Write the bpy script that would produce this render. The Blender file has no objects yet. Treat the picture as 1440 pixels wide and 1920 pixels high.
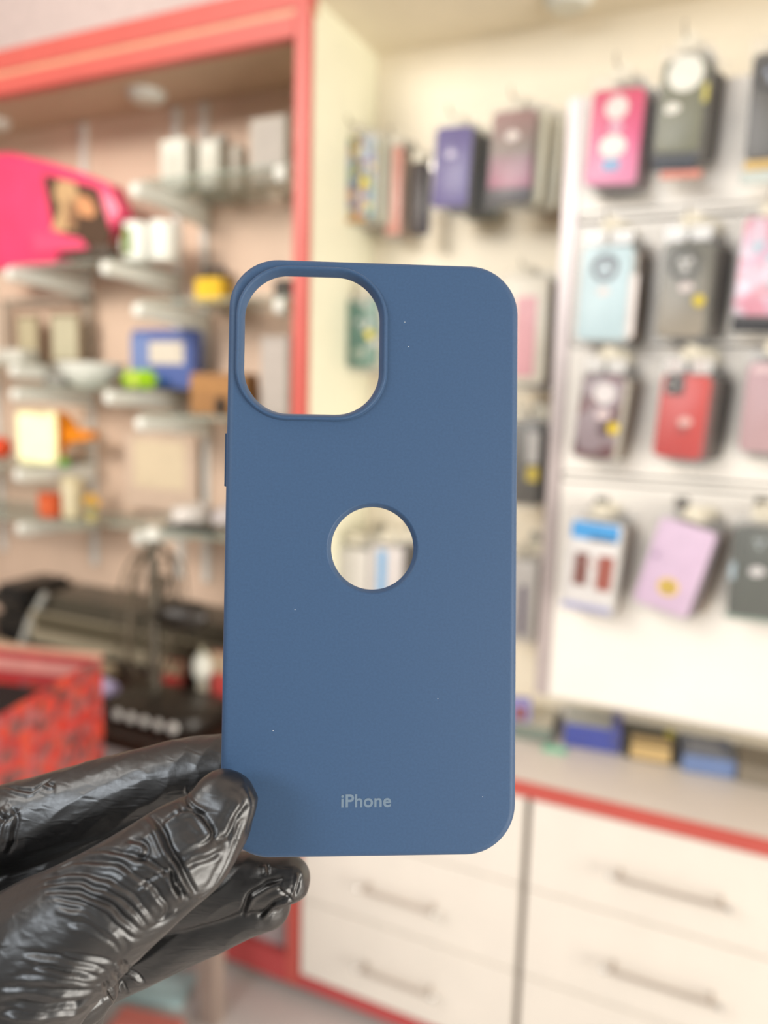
import bpy, bmesh, math, random
import numpy as np
from mathutils import Vector, Matrix, noise
from mathutils.bvhtree import BVHTree
random.seed(7)
PI = math.pi
COL = bpy.context.scene.collection
SC = bpy.context.scene

# ------------------------------------------------------------ camera
CAMZ = 1.40
FPX = 1450.0
YAW, PITCH, ROLL = math.radians(25.0065), math.radians(-8.4018), math.radians(1.583)
Fv = Vector((-math.sin(YAW)*math.cos(PITCH), math.cos(YAW)*math.cos(PITCH), math.sin(PITCH)))
r0 = Vector((math.cos(YAW), math.sin(YAW), 0)); u0 = r0.cross(Fv)
Rv = r0*math.cos(ROLL)+u0*math.sin(ROLL); Uv = u0*math.cos(ROLL)-r0*math.sin(ROLL)
CAMP = Vector((0, 0, CAMZ))
cam_d = bpy.data.cameras.new('camera'); cam = bpy.data.objects.new('camera', cam_d); COL.objects.link(cam)
cam.matrix_world = Matrix(((Rv.x, Uv.x, -Fv.x, 0), (Rv.y, Uv.y, -Fv.y, 0), (Rv.z, Uv.z, -Fv.z, CAMZ), (0, 0, 0, 1)))
cam_d.sensor_fit = 'AUTO'; cam_d.sensor_width = 36; cam_d.lens = FPX/1920*36
cam_d.clip_start = 0.01; cam_d.clip_end = 50
cam_d.dof.use_dof = True; cam_d.dof.focus_distance = 0.2115; cam_d.dof.aperture_fstop = 6.2
SC.camera = cam
# ------------------------------------------------------------ world and lights
w = bpy.data.worlds.new('world'); SC.world = w; w.use_nodes = True
w.node_tree.nodes['Background'].inputs[0].default_value = (1.0, 0.955, 0.90, 1)
w.node_tree.nodes['Background'].inputs[1].default_value = 0.36
def area(name, loc, aim, sx, sy, power, col):
    d = bpy.data.lights.new(name, 'AREA'); d.shape = 'RECTANGLE'; d.size = sx; d.size_y = sy; d.energy = power; d.color = col
    o = bpy.data.objects.new(name, d); COL.objects.link(o); o.location = loc
    o.rotation_euler = (Vector(aim)-Vector(loc)).to_track_quat('-Z', 'Y').to_euler(); return o
area('shopfront_daylight', (2.6, -0.4, 1.08), (-0.4, 1.0, 1.15), 1.5, 2.1, 100, (1.0, 0.95, 0.87))
area('window_daylight', (-0.9, -2.2, 2.5), (-0.2, 0.6, 1.2), 1.3, 0.8, 34, (0.86, 0.93, 1.0))
area('ceiling_tube_light', (-1.6, -0.7, 2.75), (-1.3, 1.7, 1.3), 1.4, 0.3, 17, (1.0, 0.97, 0.92))
lw = area('left_bay_fill', (-1.7, -1.1, 2.45), (-1.5, 1.7, 1.45), 0.9, 0.5, 9, (1.0, 0.93, 0.83)); lw.data.spread = math.radians(75)  # unseen fill light, added to brighten the left bay
SC.view_settings.view_transform = 'Standard'; SC.view_settings.look = 'None'
SC.view_settings.exposure = 0.16; SC.view_settings.gamma = 1.0; SC.view_settings.use_curve_mapping = False

# ------------------------------------------------------------ helpers
def ray(px, py): return Rv*((px-720)/FPX)-Uv*((py-960)/FPX)+Fv
def P(px, py, Y):                       # point of the plane y = Y seen at a pixel
    d = ray(px, py); return CAMP+d*(Y/d.y)
def PZ(px, py, z):                      # point of the plane z seen at a pixel
    d = ray(px, py); return CAMP+d*((z-CAMZ)/d.z)
def PD(px, py, depth): return CAMP+ray(px, py)*depth
def lin(c):
    c = c/255.0; return c/12.92 if c <= 0.04045 else ((c+0.055)/1.055)**2.4
MATS = {}
def M(name, rgb, rough=0.5, var=0.06, scale=30.0, bump=0.0, metal=0.0, alpha=1.0, emit=0.0, spec=0.5, coat=0.0, trans=0.0, bscale=None):
    if name in MATS: return MATS[name]
    m = bpy.data.materials.new(name); m.use_nodes = True; nt = m.node_tree; b = nt.nodes['Principled BSDF']
    c = [lin(v)*((.86 if name.endswith(('laminate', 'side', 'paint', 'plastic', 'standard')) else .78) if emit == 0 else 1) for v in rgb]
    tc = nt.nodes.new('ShaderNodeTexCoord'); nz = nt.nodes.new('ShaderNodeTexNoise'); nz.inputs['Scale'].default_value = scale; nz.inputs['Detail'].default_value = 4
    nt.links.new(tc.outputs['Object'], nz.inputs['Vector'])
    rp = nt.nodes.new('ShaderNodeValToRGB'); rp.color_ramp.elements[0].position = 0.3; rp.color_ramp.elements[1].position = 0.7
    rp.color_ramp.elements[0].color = [max(0, v*(1-var)) for v in c]+[1]; rp.color_ramp.elements[1].color = [min(1, v*(1+var)) for v in c]+[1]
    nt.links.new(nz.outputs['Fac'], rp.inputs[0]); nt.links.new(rp.outputs[0], b.inputs['Base Color'])
    b.inputs['Roughness'].default_value = rough; b.inputs['Metallic'].default_value = metal; b.inputs['Alpha'].default_value = alpha
    b.inputs['Specular IOR Level'].default_value = spec; b.inputs['Coat Weight'].default_value = coat; b.inputs['Transmission Weight'].default_value = trans
    if emit: b.inputs['Emission Color'].default_value = c+[1]; b.inputs['Emission Strength'].default_value = emit
    if bump:
        n2 = nt.nodes.new('ShaderNodeTexNoise'); n2.inputs['Scale'].default_value = bscale or scale*6; n2.inputs['Detail'].default_value = 6
        nt.links.new(tc.outputs['Object'], n2.inputs['Vector'])
        bp = nt.nodes.new('ShaderNodeBump'); bp.inputs['Strength'].default_value = bump; bp.inputs['Distance'].default_value = 0.0005
        nt.links.new(n2.outputs['Fac'], bp.inputs['Height']); nt.links.new(bp.outputs[0], b.inputs['Normal'])
    MATS[name] = m; return m
def C(rgb, rough=0.45, **k): return M('paint_%d_%d_%d_%d' % (*rgb, int(rough*100)), rgb, rough, **k)
def patchwork(name, cols, scale=60, rough=0.5, kind='voronoi'):     # printed pattern in flat patches
    m = bpy.data.materials.new(name); m.use_nodes = True; nt = m.node_tree; b = nt.nodes['Principled BSDF']
    tc = nt.nodes.new('ShaderNodeTexCoord'); v = nt.nodes.new('ShaderNodeTexVoronoi'); v.inputs['Scale'].default_value = scale
    nt.links.new(tc.outputs['Object'], v.inputs['Vector']); sp = nt.nodes.new('ShaderNodeSeparateColor'); nt.links.new(v.outputs['Color'], sp.inputs[0])
    rp = nt.nodes.new('ShaderNodeValToRGB'); rp.color_ramp.interpolation = 'CONSTANT'
    while len(rp.color_ramp.elements) < len(cols): rp.color_ramp.elements.new(0.5)
    for i, c in enumerate(cols):
        rp.color_ramp.elements[i].position = i/len(cols); rp.color_ramp.elements[i].color = [lin(x)*.76 for x in c]+[1]
    nt.links.new(sp.outputs[0], rp.inputs[0]); nt.links.new(rp.outputs[0], b.inputs['Base Color']); b.inputs['Roughness'].default_value = rough
    MATS[name] = m; return m
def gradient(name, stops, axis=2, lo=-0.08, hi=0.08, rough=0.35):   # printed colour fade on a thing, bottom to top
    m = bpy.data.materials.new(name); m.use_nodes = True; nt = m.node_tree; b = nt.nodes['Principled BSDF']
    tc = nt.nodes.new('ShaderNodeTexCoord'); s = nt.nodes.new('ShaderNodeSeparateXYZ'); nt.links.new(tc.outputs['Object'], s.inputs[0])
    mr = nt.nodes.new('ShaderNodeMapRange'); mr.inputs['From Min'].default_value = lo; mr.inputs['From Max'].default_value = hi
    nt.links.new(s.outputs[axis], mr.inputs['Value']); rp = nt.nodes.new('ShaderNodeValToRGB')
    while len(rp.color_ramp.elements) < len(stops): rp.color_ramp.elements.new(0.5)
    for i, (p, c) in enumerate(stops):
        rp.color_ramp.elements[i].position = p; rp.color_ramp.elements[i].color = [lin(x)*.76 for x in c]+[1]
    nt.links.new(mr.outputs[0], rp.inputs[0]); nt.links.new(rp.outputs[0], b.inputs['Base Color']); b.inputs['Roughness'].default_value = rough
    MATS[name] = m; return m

def link(name, me, mats, parent=None, loc=None, rot=None, smooth=None):
    if not isinstance(mats, (list, tuple)): mats = [mats]
    for m in mats: me.materials.append(m)
    me.name = name; o = bpy.data.objects.new(name, me); COL.objects.link(o)
    if parent: o.parent = parent
    if loc is not None: o.location = loc
    if rot is not None: o.rotation_euler = rot
    if smooth is not None:
        for p in me.polygons: p.use_smooth = True
        if smooth < 3: me.set_sharp_from_angle(angle=smooth)
    return o
class B:                                # collects shapes, then becomes one mesh object
    def __init__(s): s.bm = bmesh.new()
    def _tr(s, vs, loc, rot):
        if rot is not None: bmesh.ops.transform(s.bm, matrix=Matrix.Rotation(rot[0], 4, rot[1]), verts=vs)
        bmesh.ops.translate(s.bm, verts=vs, vec=loc)
    def box(s, x0, x1, y0, y1, z0, z1, bev=0.0, seg=2):
        g = bmesh.ops.create_cube(s.bm, size=1.0); vs = g['verts']
        bmesh.ops.scale(s.bm, vec=(abs(x1-x0), abs(y1-y0), abs(z1-z0)), verts=vs)
        bmesh.ops.translate(s.bm, vec=((x0+x1)/2, (y0+y1)/2, (z0+z1)/2), verts=vs)
        if bev: bmesh.ops.bevel(s.bm, geom=list({e for v in vs for e in v.link_edges}), offset=bev, segments=seg, affect='EDGES', clamp_overlap=True)
        return s
    def prism(s, outline, y0, y1, bev=0.0, axis='Y'):      # outline in XZ (or XY), pushed through the other axis
        def co(a, b, t): return (a, t, b) if axis == 'Y' else (a, b, t)
        n = len(outline); rings = []
        lv = [(y0, bev), (y0+bev*.3, bev*.3), (y0+bev, 0), (y1-bev, 0), (y1-bev*.3, bev*.3), (y1, bev)] if bev else [(y0, 0), (y1, 0)]
        cx = sum(p[0] for p in outline)/n; cz = sum(p[1] for p in outline)/n
        ex = max(abs(p[0]-cx) for p in outline); ez = max(abs(p[1]-cz) for p in outline)
        for t, ins in lv:
            rings.append([s.bm.verts.new(co(cx+(p[0]-cx)*(1-ins/ex), cz+(p[1]-cz)*(1-ins/ez), t)) for p in outline])
        for a, b in zip(rings, rings[1:]):
            for i in range(n): s.bm.faces.new((a[i], a[(i+1) % n], b[(i+1) % n], b[i]))
        s.bm.faces.new(rings[0][::-1]); s.bm.faces.new(rings[-1]); return s
    def tube(s, pts, r, n=8, closed=False):
        pts = [Vector(p) for p in pts]; rad = r if isinstance(r, (list, tuple)) else [r]*len(pts); rings = []; up = None
        for i, p in enumerate(pts):
            a = pts[(i-1) % len(pts)] if (closed or i) else p; b = pts[(i+1) % len(pts)] if (closed or i < len(pts)-1) else p
            t = (b-a).normalized()
            if up is None: up = t.orthogonal().normalized()
            up = (up-t*up.dot(t)).normalized(); q = t.cross(up)
            rings.append([s.bm.verts.new(p+(up*math.cos(2*PI*k/n)+q*math.sin(2*PI*k/n))*rad[i]) for k in range(n)])
        m = len(rings)
        for i in range(m if closed else m-1):
            a, b = rings[i], rings[(i+1) % m]
            for k in range(n): s.bm.faces.new((a[k], a[(k+1) % n], b[(k+1) % n], b[k]))
        if not closed: s.bm.faces.new(rings[0][::-1]); s.bm.faces.new(rings[-1])
        return s
    def lathe(s, prof, c=(0, 0, 0), n=24, rot=None):       # (radius, height) profile round z
        rings = []; vs = []
        for r, z in prof:
            if r < 1e-6: v = s.bm.verts.new((0, 0, z)); rings.append([v]*n); vs.append(v)
            else:
                rg = [s.bm.verts.new((r*math.cos(2*PI*k/n), r*math.sin(2*PI*k/n), z)) for k in range(n)]; rings.append(rg); vs += rg
        for a, b in zip(rings, rings[1:]):
            for k in range(n):
                f = []
                for v in (a[k], a[(k+1) % n], b[(k+1) % n], b[k]):
                    if v not in f: f.append(v)
                if len(f) > 2: s.bm.faces.new(f)
        if prof[0][0] > 1e-6: s.bm.faces.new(rings[0][::-1])
        if prof[-1][0] > 1e-6: s.bm.faces.new(rings[-1])
        s._tr(vs, c, rot); return s
    def done(s, name, mat, parent=None, loc=None, rot=None, smooth=0.7):
        bmesh.ops.recalc_face_normals(s.bm, faces=s.bm.faces)
        me = bpy.data.meshes.new(name); s.bm.to_mesh(me); s.bm.free()
        return link(name, me, mat, parent, loc, rot, smooth)
def rrect(w, h, r, n=6, cx=0, cz=0):
    r = min(r, w/2-1e-5, h/2-1e-5); out = []
    for k, (sx, sz) in enumerate(((1, 1), (-1, 1), (-1, -1), (1, -1))):
        for i in range(n+1):
            a = PI/2*k+PI/2*i/n; out.append((cx+sx*(w/2-r)+r*math.cos(a), cz+sz*(h/2-r)+r*math.sin(a)))
    return out
def tag(o, label, cat, group=None, kind=None):
    o['label'] = label; o['category'] = cat
    if group: o['group'] = group
    if kind: o['kind'] = kind
    return o
def thing(name, label, cat, loc=(0, 0, 0), rot=(0, 0, 0), group=None):
    o = bpy.data.objects.new(name, None); COL.objects.link(o); o.location = loc; o.rotation_euler = rot; o.empty_display_size = 0.02
    return tag(o, label, cat, group)
def struct(o): o['kind'] = 'structure'; return o

# ------------------------------------------------------------ room measures
YF, YB, YBOARD = 1.404, 1.704, 1.49     # front of the cabinets, back wall, face of the display board
XP0, XP1 = -0.877, -0.842               # the red post between the two bays
ZC = CAMZ-0.731                         # counter top
ZS = CAMZ+0.772                         # soffit of the right bay
ZL = CAMZ+0.735                         # soffit of the left bay
cream = M('cream_laminate', (248, 236, 212), 0.45, 0.03, 9, 0.05)
pinkish = M('pinkish_beige_laminate', (228, 198, 174), 0.5, 0.05, 7, 0.05)
drawer_m = M('drawer_laminate', (242, 234, 222), 0.4, 0.03, 8, 0.05)
boardm = M('board_laminate', (250, 244, 234), 0.42, 0.03, 7, 0.05)
red = M('coral_red_laminate', (202, 92, 82), 0.4, 0.03, 12, 0.04)
redd = M('coral_red_edge', (206, 84, 84), 0.4, 0.03, 12, 0.04)
stripe = M('pale_stripe', (222, 164, 130), 0.4)
grey_al = M('grey_aluminium', (214, 200, 196), 0.35, 0.03, 20, 0.0, 0.3)
steel = M('bright_steel', (205, 200, 192), 0.25, 0.03, 20, 0.0, 0.9)
white_p = M('white_plastic', (238, 238, 228), 0.35, 0.02)
glass = M('shelf_glass', (190, 205, 190), 0.08, 0.02, 10, alpha=0.42)
clear2 = M('thin_clear_film', (240, 240, 238), 0.2, 0.02, 20, alpha=0.05)
clear = M('clear_film', (240, 240, 238), 0.15, 0.02, 20, alpha=0.09, bump=0.6, bscale=60)
dark = M('black_plastic', (34, 33, 32), 0.4)
warm_lamp = M('lamp_lens', (255, 244, 214), 0.4, emit=2.2)

# ------------------------------------------------------------ setting
struct(B().box(-4.2, 3.2, -3.6, 2.2, -0.06, 0).done('floor', M('floor_tile', (222, 216, 210), 0.25, 0.04, 3, 0.02)))
struct(B().box(-4.2, 3.2, -0.4, 2.2, 2.9, 2.96).done('ceiling', M('ceiling_paint', (252, 238, 230), 0.7)))
struct(B().box(-4.2, 3.2, 1.93, 2.0, 0, 2.9).done('wall_back', M('wall_paint_pinkish', (250, 232, 226), 0.7)))
struct(B().box(-4.2, -4.12, -3.6, 1.93, 0, 2.9).done('wall_left', M('wall_paint_pale', (226, 210, 200), 0.7)))
# built-in alcoves of the display wall: laminated backs, soffits, side and coral red trim
def ST(name, b, m): return struct(b.done(name, m))
ST('wall_alcove_right', B().box(XP1, 1.9, YB, YB+.02, ZC-.02, ZS+.02), cream)
ST('wall_alcove_left', B().box(-3.2, XP1-.001, YB, YB+.02, 0.55, ZS+.02), pinkish)
ST('ceiling_alcove_right', B().box(XP1, 1.9, YF+.001, YB, ZS, ZS+.02), cream)
ST('ceiling_alcove_left', B().box(-3.2, XP0, YF+.03, YB, ZL, ZL+.02), M('soffit_tan', (222, 190, 160), .6))
ST('wall_alcove_side', B().box(XP1-.018, XP1-.0005, YF+.016, YB, ZC, ZS), M('cream_side', (255, 253, 226), 0.4, 0.02))  # paler than the alcove cream: the light on this side is in its colour
ST('trim_1', B().box(XP0, XP1, YF-.002, YF+.015, 0.03, ZS+.25, 0.002), red)
ST('trim_2', B().box(-3.2, XP0, YF-.001, YF+.03, ZL-.035, ZL+.005, 0.002), red)
ST('trim_3', B().box(-3.2, XP1, YF+.001, YF+.03, ZL+.005, ZL+.016), stripe)
ST('trim_4', B().box(-3.2, XP1, YF-.003, YF+.03, ZL+.016, ZL+.063, 0.002), red)
ST('wall_above_alcove', B().box(XP1, 1.9, YF, YF+.02, ZS+.02, ZS+.2), cream)
for k, (x, y, z) in enumerate(((-.385, 1.60, ZS), (-1.43, 1.60, ZL), (-1.985, 1.60, ZL))):
    l = B().lathe([(0, -.02), (.035, -.02), (.046, -.010), (.048, 0), (0, 0)], n=32).done('downlight', white_p, None, (x, y, z-.0003))
    tag(l, ('round white downlight in the soffit of the cream alcove', 'round white downlight in the soffit above the white cartons', 'round white downlight in the soffit above the pink toy box')[k], 'lamp')
    B().lathe([(0, -.0215), (.03, -.0215), (.03, -.02), (0, -.02)], n=32).done('lens', M('lens_off', (240, 238, 222), 0.3), l)
# bottom of the left bay: mirror panel and base
ST('wall_lower_left', B().box(-2.6, XP0, YF+.02, YF+.035, 0.10, 0.62), M('grey_lower_panel', (190, 178, 178), 0.25, 0.05))
ST('baseboard_left', B().box(-2.6, XP0, YF-.002, YF+.03, 0.03, 0.10, 0.002), redd)
ST('baseboard_right', B().box(XP1, 1.0, YF, YF+.03, 0.03, 0.062, 0.002), redd)
# drawer units: rows of three
rows = [(CAMZ-.763, CAMZ-.952), (CAMZ-.952, CAMZ-1.142), (CAMZ-1.142, CAMZ-1.336)]
XD = -.327
for nm, xa, xb, side in (('drawer_unit', XP1+.001, XD, 'left'), ('drawer_unit', XD, .215, 'right')):
    u = thing(nm, 'cream drawer unit with bar handles %s' % ('next to the red post' if side == 'left' else 'under the packages, right of the dark gap'), 'drawers', (xa, YF, 0.062))
    B().box(.004, xb-xa-.004, .018, .28, 0.001, ZC-.033-.062).done('carcass', drawer_m, u)
    for zt, zb in rows:
        d = B().box(.004 if side == 'left' else .0065, xb-xa-(.0065 if side == 'left' else .004), 0, .018, zb+.0014-.062, zt-.0014-.062, .0015).done('drawer', drawer_m, u)
        if side == 'left': cxh, hw = (P(752, 1690, YF).x-xa), .088
        else: cxh, hw = (P(1255, 1670, YF).x-xa), .098
        zc = (zt+zb)/2-.062-.004
        h = B().tube([(cxh-hw, -.028, zc), (cxh+hw, -.028, zc)], .0045, 12)
        h.tube([(cxh-hw+.012, .001, zc), (cxh-hw+.012, -.028, zc)], .0035, 8).tube([(cxh+hw-.012, .001, zc), (cxh+hw-.012, -.028, zc)], .0035, 8)
        h = h.done('handle', M('brushed_handle', (204, 192, 180), 0.4, 0.03, 20, 0, 0.6), d)
        for s in (-1, 1):
            B().lathe([(0, -.002), (.005, -.002), (.0068, 0), (.0068, .006), (.0045, .008), (0, .008)], n=16, rot=(s*PI/2, 'Y'), c=(cxh+s*hw, -.028, zc)).done('end_cap', M('polished_cap', (240, 238, 232), 0.15, 0.01, 10, 0, 0.5), d)
ST('trim_5', B().box(XD-.0036, XD+.0036, YF+.004, YF+.0175, .063, ZC-.034), M('gap_strip_taupe', (120, 105, 92), 0.6))
ct = thing('countertop', 'pale countertop with a coral red front edge above the drawers', 'countertop', (XP1, YF, ZC-.03))
B().box(.001, 1.9, 0, YB-YF, 0, .03).done('slab', M('counter_laminate', (240, 230, 220), 0.35, 0.03, 8), ct)
B().box(.001, 1.9, -.006, 0, -.0015, .031, .002).done('edge_band', red, ct)
# display board on the right
bd = thing('display_board', 'cream hanging board with a grey aluminium stile, holding the phone cases', 'display board', (-.32, YBOARD, CAMZ-.583))
B().box(0, 1.1, 0, .02, 0, .583+.545, .002).done('panel', boardm, bd)
B().box(-.028, 0, -.004, .022, 0, .583+.545, .003).done('stile', grey_al, bd)
for zr in (P(1250, 400, YBOARD).z, P(1250, 640, YBOARD).z, P(1250, 905, YBOARD).z):
    z = zr-(CAMZ-.583)
    B().box(0.002, 1.1, -.006, 0, z-.009, z+.009, .003).done('hook_rail', boardm, bd)
for x in (0.1, 0.55, 1.0):
    B().box(x-.02, x+.02, .02, YB-YBOARD, .25, .29).box(x-.02, x+.02, .02, YB-YBOARD, .9, .94).done('spacer', boardm, bd)

# ------------------------------------------------------------ phone-case packs
def pack(bb, Yf, label, col, loc_mat=None, r=.011, tilt=0, cut=None, logo=None, dot=None, film=True, thick=.010, extra=None, group=None, head=.022, foot=.012, yaw=0):
    x0, y0, x1, y1 = bb; cx, cy = (x0+x1)/2, (y0+y1)/2
    A, Bp = P(x0, cy, Yf), P(x1, cy, Yf); T, Bo = P(cx, y0, Yf), P(cx, y1, Yf)
    wd = Bp.x-A.x; ht = T.z-Bo.z; c = P(cx, cy, Yf)
    t = thing('phone_case_pack', label, 'phone case', (c.x, Yf, c.z), (0, tilt, yaw), group)
    mat = loc_mat or C(col, 0.4)
    B().prism(rrect(wd, ht, r), 0, thick, .002).done('phone_case', mat, t)
    k = .0015
    if cut:
        kind, fx, fz, s, cc = cut[:5]
        px, pz = fx*wd, fz*ht
        if kind == 'disc': B().lathe([(0, -k), (s*.92, -k), (s, 0), (s, .001), (0, .001)], n=28, rot=(PI/2, 'X')).done('camera_ring', C(cc, .35), t, (px, -.0008, pz))
        elif kind == 'ring':
            B().tube([(px+s*math.cos(a), -.001, pz+s*math.sin(a)) for a in [2*PI*i/24 for i in range(24)]], .0042, 8, True).done('camera_ring', C(cc, .35), t)
            for q in ((-.3, .25), (.3, .3), (0, -.35)):
                B().lathe([(0, 0), (s*.24, 0), (s*.24, .002), (0, .002)], n=14, rot=(PI/2, 'X')).done('lens_hole', C(cut[5], .3), t, (px+q[0]*s, .0008, pz+q[1]*s))
        else:
            B().prism(rrect(s*1.0, s*1.15, .006, 4, px, pz), -k, .001).done('camera_window', C(cc, .35), t)
            for q in ((-.22, .25), (.2, .02), (-.22, -.25)):
                B().lathe([(0, 0), (s*.14, 0), (s*.14, .001), (0, .001)], n=12, rot=(PI/2, 'X')).done('lens_hole', C((170, 165, 160), .3), t, (px+q[0]*s, -k, pz+q[1]*s))
    if logo:
        fx, fz, s, cc = logo
        B().prism([(s*(math.cos(a)*1.25*(1+.08*math.cos(3*a))), s*math.sin(a)*.85*(1+.1*math.sin(2*a))) for a in [2*PI*i/20 for i in range(20)]], -.0012, .0005).done('sticker', C(cc, .4), t, (fx*wd, 0, fz*ht))
    if dot:
        fx, fz, s, cc = dot
        B().lathe([(0, 0), (s, 0), (s, .0008), (0, .0008)], n=20, rot=(PI/2, 'X')).done('price_dot', C(cc, .5), t, (fx*wd, -.006 if film else -.001, fz*ht))
    if extra:
        for e in extra: e(t, wd, ht)
    if film:
        B().prism(rrect(wd+.012, ht+head+foot, .006, 3, 0, (head-foot)/2), -.0055, thick+.004, .003).done('clear_bag', clear, t)
    if head >= .028 and film:
        for sx in (-1, 1): B().prism(rrect(wd*.42, .024, .005, 3, sx*wd*.27, ht/2+.014), -.003, -.0015).done('header_glint', M('milky_glint', (246, 244, 240), .15, alpha=.6), t)  # milky patches stand in for glints at the top corners of the bag
    B().prism([(-.018, 0), (.018, 0), (.014, .018), (.006, .026), (-.006, .026), (-.014, .018)], 0, .0012).done('hang_tab', M('hang_tab', (236, 228, 206), .5), t, (0, thick/2, ht/2+head-.006))
    return t, c, wd, ht, head
HOOK = steel
def behind(fr, n, cols, Yback, nm, dx=.006):   # the packs that hang behind a front pack on the same hook
    t, c, wd, ht, head = fr
    step = (Yback-.004-(t.location.y+.016))/(n+.0)
    for i in range(n):
        yy = t.location.y+.0165+step*i
        q = thing('phone_case_pack', 'phone case in clear bag, %s behind the %s' % (('first', 'second', 'third', 'fourth', 'fifth')[i], nm), 'phone case',
                  (c.x+dx*(i+1), yy, c.z+random.uniform(-.006, .002)), (0, t.rotation_euler.y+random.uniform(-.02, .02), 0), 'cases behind the '+nm)
        B().prism(rrect(wd*random.uniform(.96, 1.0), ht*random.uniform(.97, 1.0), .011), 0, .009, .002).done('phone_case', C(cols[i % len(cols)], .4), q)
        B().prism(rrect(wd+.010, ht+.03, .006, 3, 0, .004), -.002, .0115, .002).done('clear_bag', clear2, q)
        B().prism([(-.018, 0), (.018, 0), (.014, .018), (.006, .026), (-.006, .026), (-.014, .018)], 0, .0012).done('hang_tab', M('hang_tab', (236, 228, 206), .5), q, (0, .004, ht/2+head-.008))
    hz = c.z+ht/2+head+.012
    h = thing('display_hook', 'bright steel hook holding the '+nm, 'hook', (c.x, Yback, hz))
    L = Yback-t.location.y+.02
    B().tube([(0, 0, 0), (0, -L, 0), (0, -L-.006, .004), (0, -L-.008, .012)], .0018, 8).done('rod', HOOK, h)
    B().box(-.012, .012, -.003, 0, -.012, .012, .001).done('hook_plate', HOOK, h)
def band(fz0, fz1, rgb, name='printed_band', w=1.0, fx=0, k=.0016):
    def f(t, wd, ht): B().prism(rrect(wd*w, (fz1-fz0)*ht, .003, 3, fx*wd, (fz0+fz1)/2*ht), -k, .001).done(name, C(rgb, .4), t)
    return f
def disc(fx, fz, s, rgb, name='printed_disc', sz=1.0):
    def f(t, wd, ht): B().prism([(fx*wd+s*math.cos(2*PI*i/20), fz*ht+s*sz*math.sin(2*PI*i/20)) for i in range(20)], -.0022, .001).done(name, C(rgb, .4), t)
    return f
def ledge(px, rgb, drop, hgt, w=1.0, dy=.012, name='lower_case_edge'):
    def f(t, wd, ht): B().box(-wd/2*w+px, wd/2*w+px, dy-.008, dy-.001, -ht/2-drop-hgt, -ht/2-drop, .002).done(name, C(rgb, .4), t)
    return f
Yp = 1.416
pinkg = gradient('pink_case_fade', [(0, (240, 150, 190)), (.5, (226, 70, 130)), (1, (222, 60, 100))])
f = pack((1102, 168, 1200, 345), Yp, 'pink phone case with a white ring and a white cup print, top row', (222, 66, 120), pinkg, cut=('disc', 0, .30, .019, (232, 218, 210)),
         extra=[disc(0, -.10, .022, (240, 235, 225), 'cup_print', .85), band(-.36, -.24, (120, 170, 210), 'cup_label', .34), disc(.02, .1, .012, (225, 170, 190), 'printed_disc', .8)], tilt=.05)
behind(f, 4, [(120, 70, 80), (90, 70, 70), (110, 90, 80), (180, 170, 168)], YBOARD, 'pink case with a white cup print', .005)
f = pack((1234, 112, 1318, 285), Yp, 'olive green phone case with a big white ring and a dark band at the bottom', (112, 112, 84), cut=('disc', .03, .34, .028, (242, 240, 226)), logo=(-.18, -.02, .010, (240, 236, 222)),
         extra=[ledge(0, (44, 46, 54), .0, .026, .98), ledge(.012, (228, 140, 118), .028,  .011, .95), band(.02, .22, (210, 196, 70), 'price_sticker', .12, .52)], tilt=.04)
behind(f, 4, [(80, 76, 60), (70, 66, 52), (96, 84, 70), (60, 56, 50)], YBOARD, 'olive case with a big white ring', .006)
f = pack((1404, 96, 1500, 296), Yp, 'dark grey phone case with a yellow case below, top row at the right border', (82, 78, 72), cut=('ring', -.1, .28, .02, (60, 60, 62), (150, 160, 180)),
         extra=[ledge(0, (236, 196, 110), .0, .014, 1.0), ledge(0, (206, 214, 206), .016, .02, 1.1)])
behind(f, 3, [(70, 60, 50), (90, 80, 70)], YBOARD, 'dark grey case at the top right', .006)
f = pack((1085, 462, 1180, 638), Yp, 'pale blue phone case with a dark ring, second row', (196, 222, 228), cut=('ring', -.02, .27, .019, (110, 112, 120), (150, 150, 156)), logo=(-.02, .02, .008, (235, 220, 212)), head=.03, tilt=.02,
         extra=[band(-.46, .2, (236, 226, 220), 'white_side', .16, .56)])
behind(f, 4, [(236, 230, 222), (110, 90, 70), (130, 100, 80), (90, 80, 60)], YBOARD, 'pale blue case with a dark ring', .006)
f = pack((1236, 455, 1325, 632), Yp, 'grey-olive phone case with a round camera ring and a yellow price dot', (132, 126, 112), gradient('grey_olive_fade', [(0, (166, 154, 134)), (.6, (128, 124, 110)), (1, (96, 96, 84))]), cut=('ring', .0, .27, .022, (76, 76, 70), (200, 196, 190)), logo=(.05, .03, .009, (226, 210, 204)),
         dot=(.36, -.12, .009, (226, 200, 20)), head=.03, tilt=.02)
behind(f, 4, [(110, 106, 90), (84, 74, 62), (90, 78, 64), (80, 70, 60)], YBOARD, 'grey-olive case with a round camera ring', .008)
pearl = patchwork('pearl_pink_print', [(240, 170, 186), (236, 190, 214), (232, 150, 170), (240, 214, 230), (180, 220, 232), (238, 176, 190), (236, 160, 180)], 45, .15)
f = pack((1384, 408, 1480, 592), Yp, 'shimmering pearl pink phone case above a black one, cut by the right border', (236, 170, 186), pearl, tilt=.04, extra=[ledge(0, (44, 42, 44), .0, .026, .98)], head=.01)
behind(f, 3, [(150, 140, 130), (170, 160, 150)], YBOARD, 'shimmering pearl pink case', .006)
maroon = patchwork('maroon_marble_print', [(98, 50, 56), (112, 62, 66), (84, 44, 50), (150, 130, 136), (104, 54, 60)], 28, .35)
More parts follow.
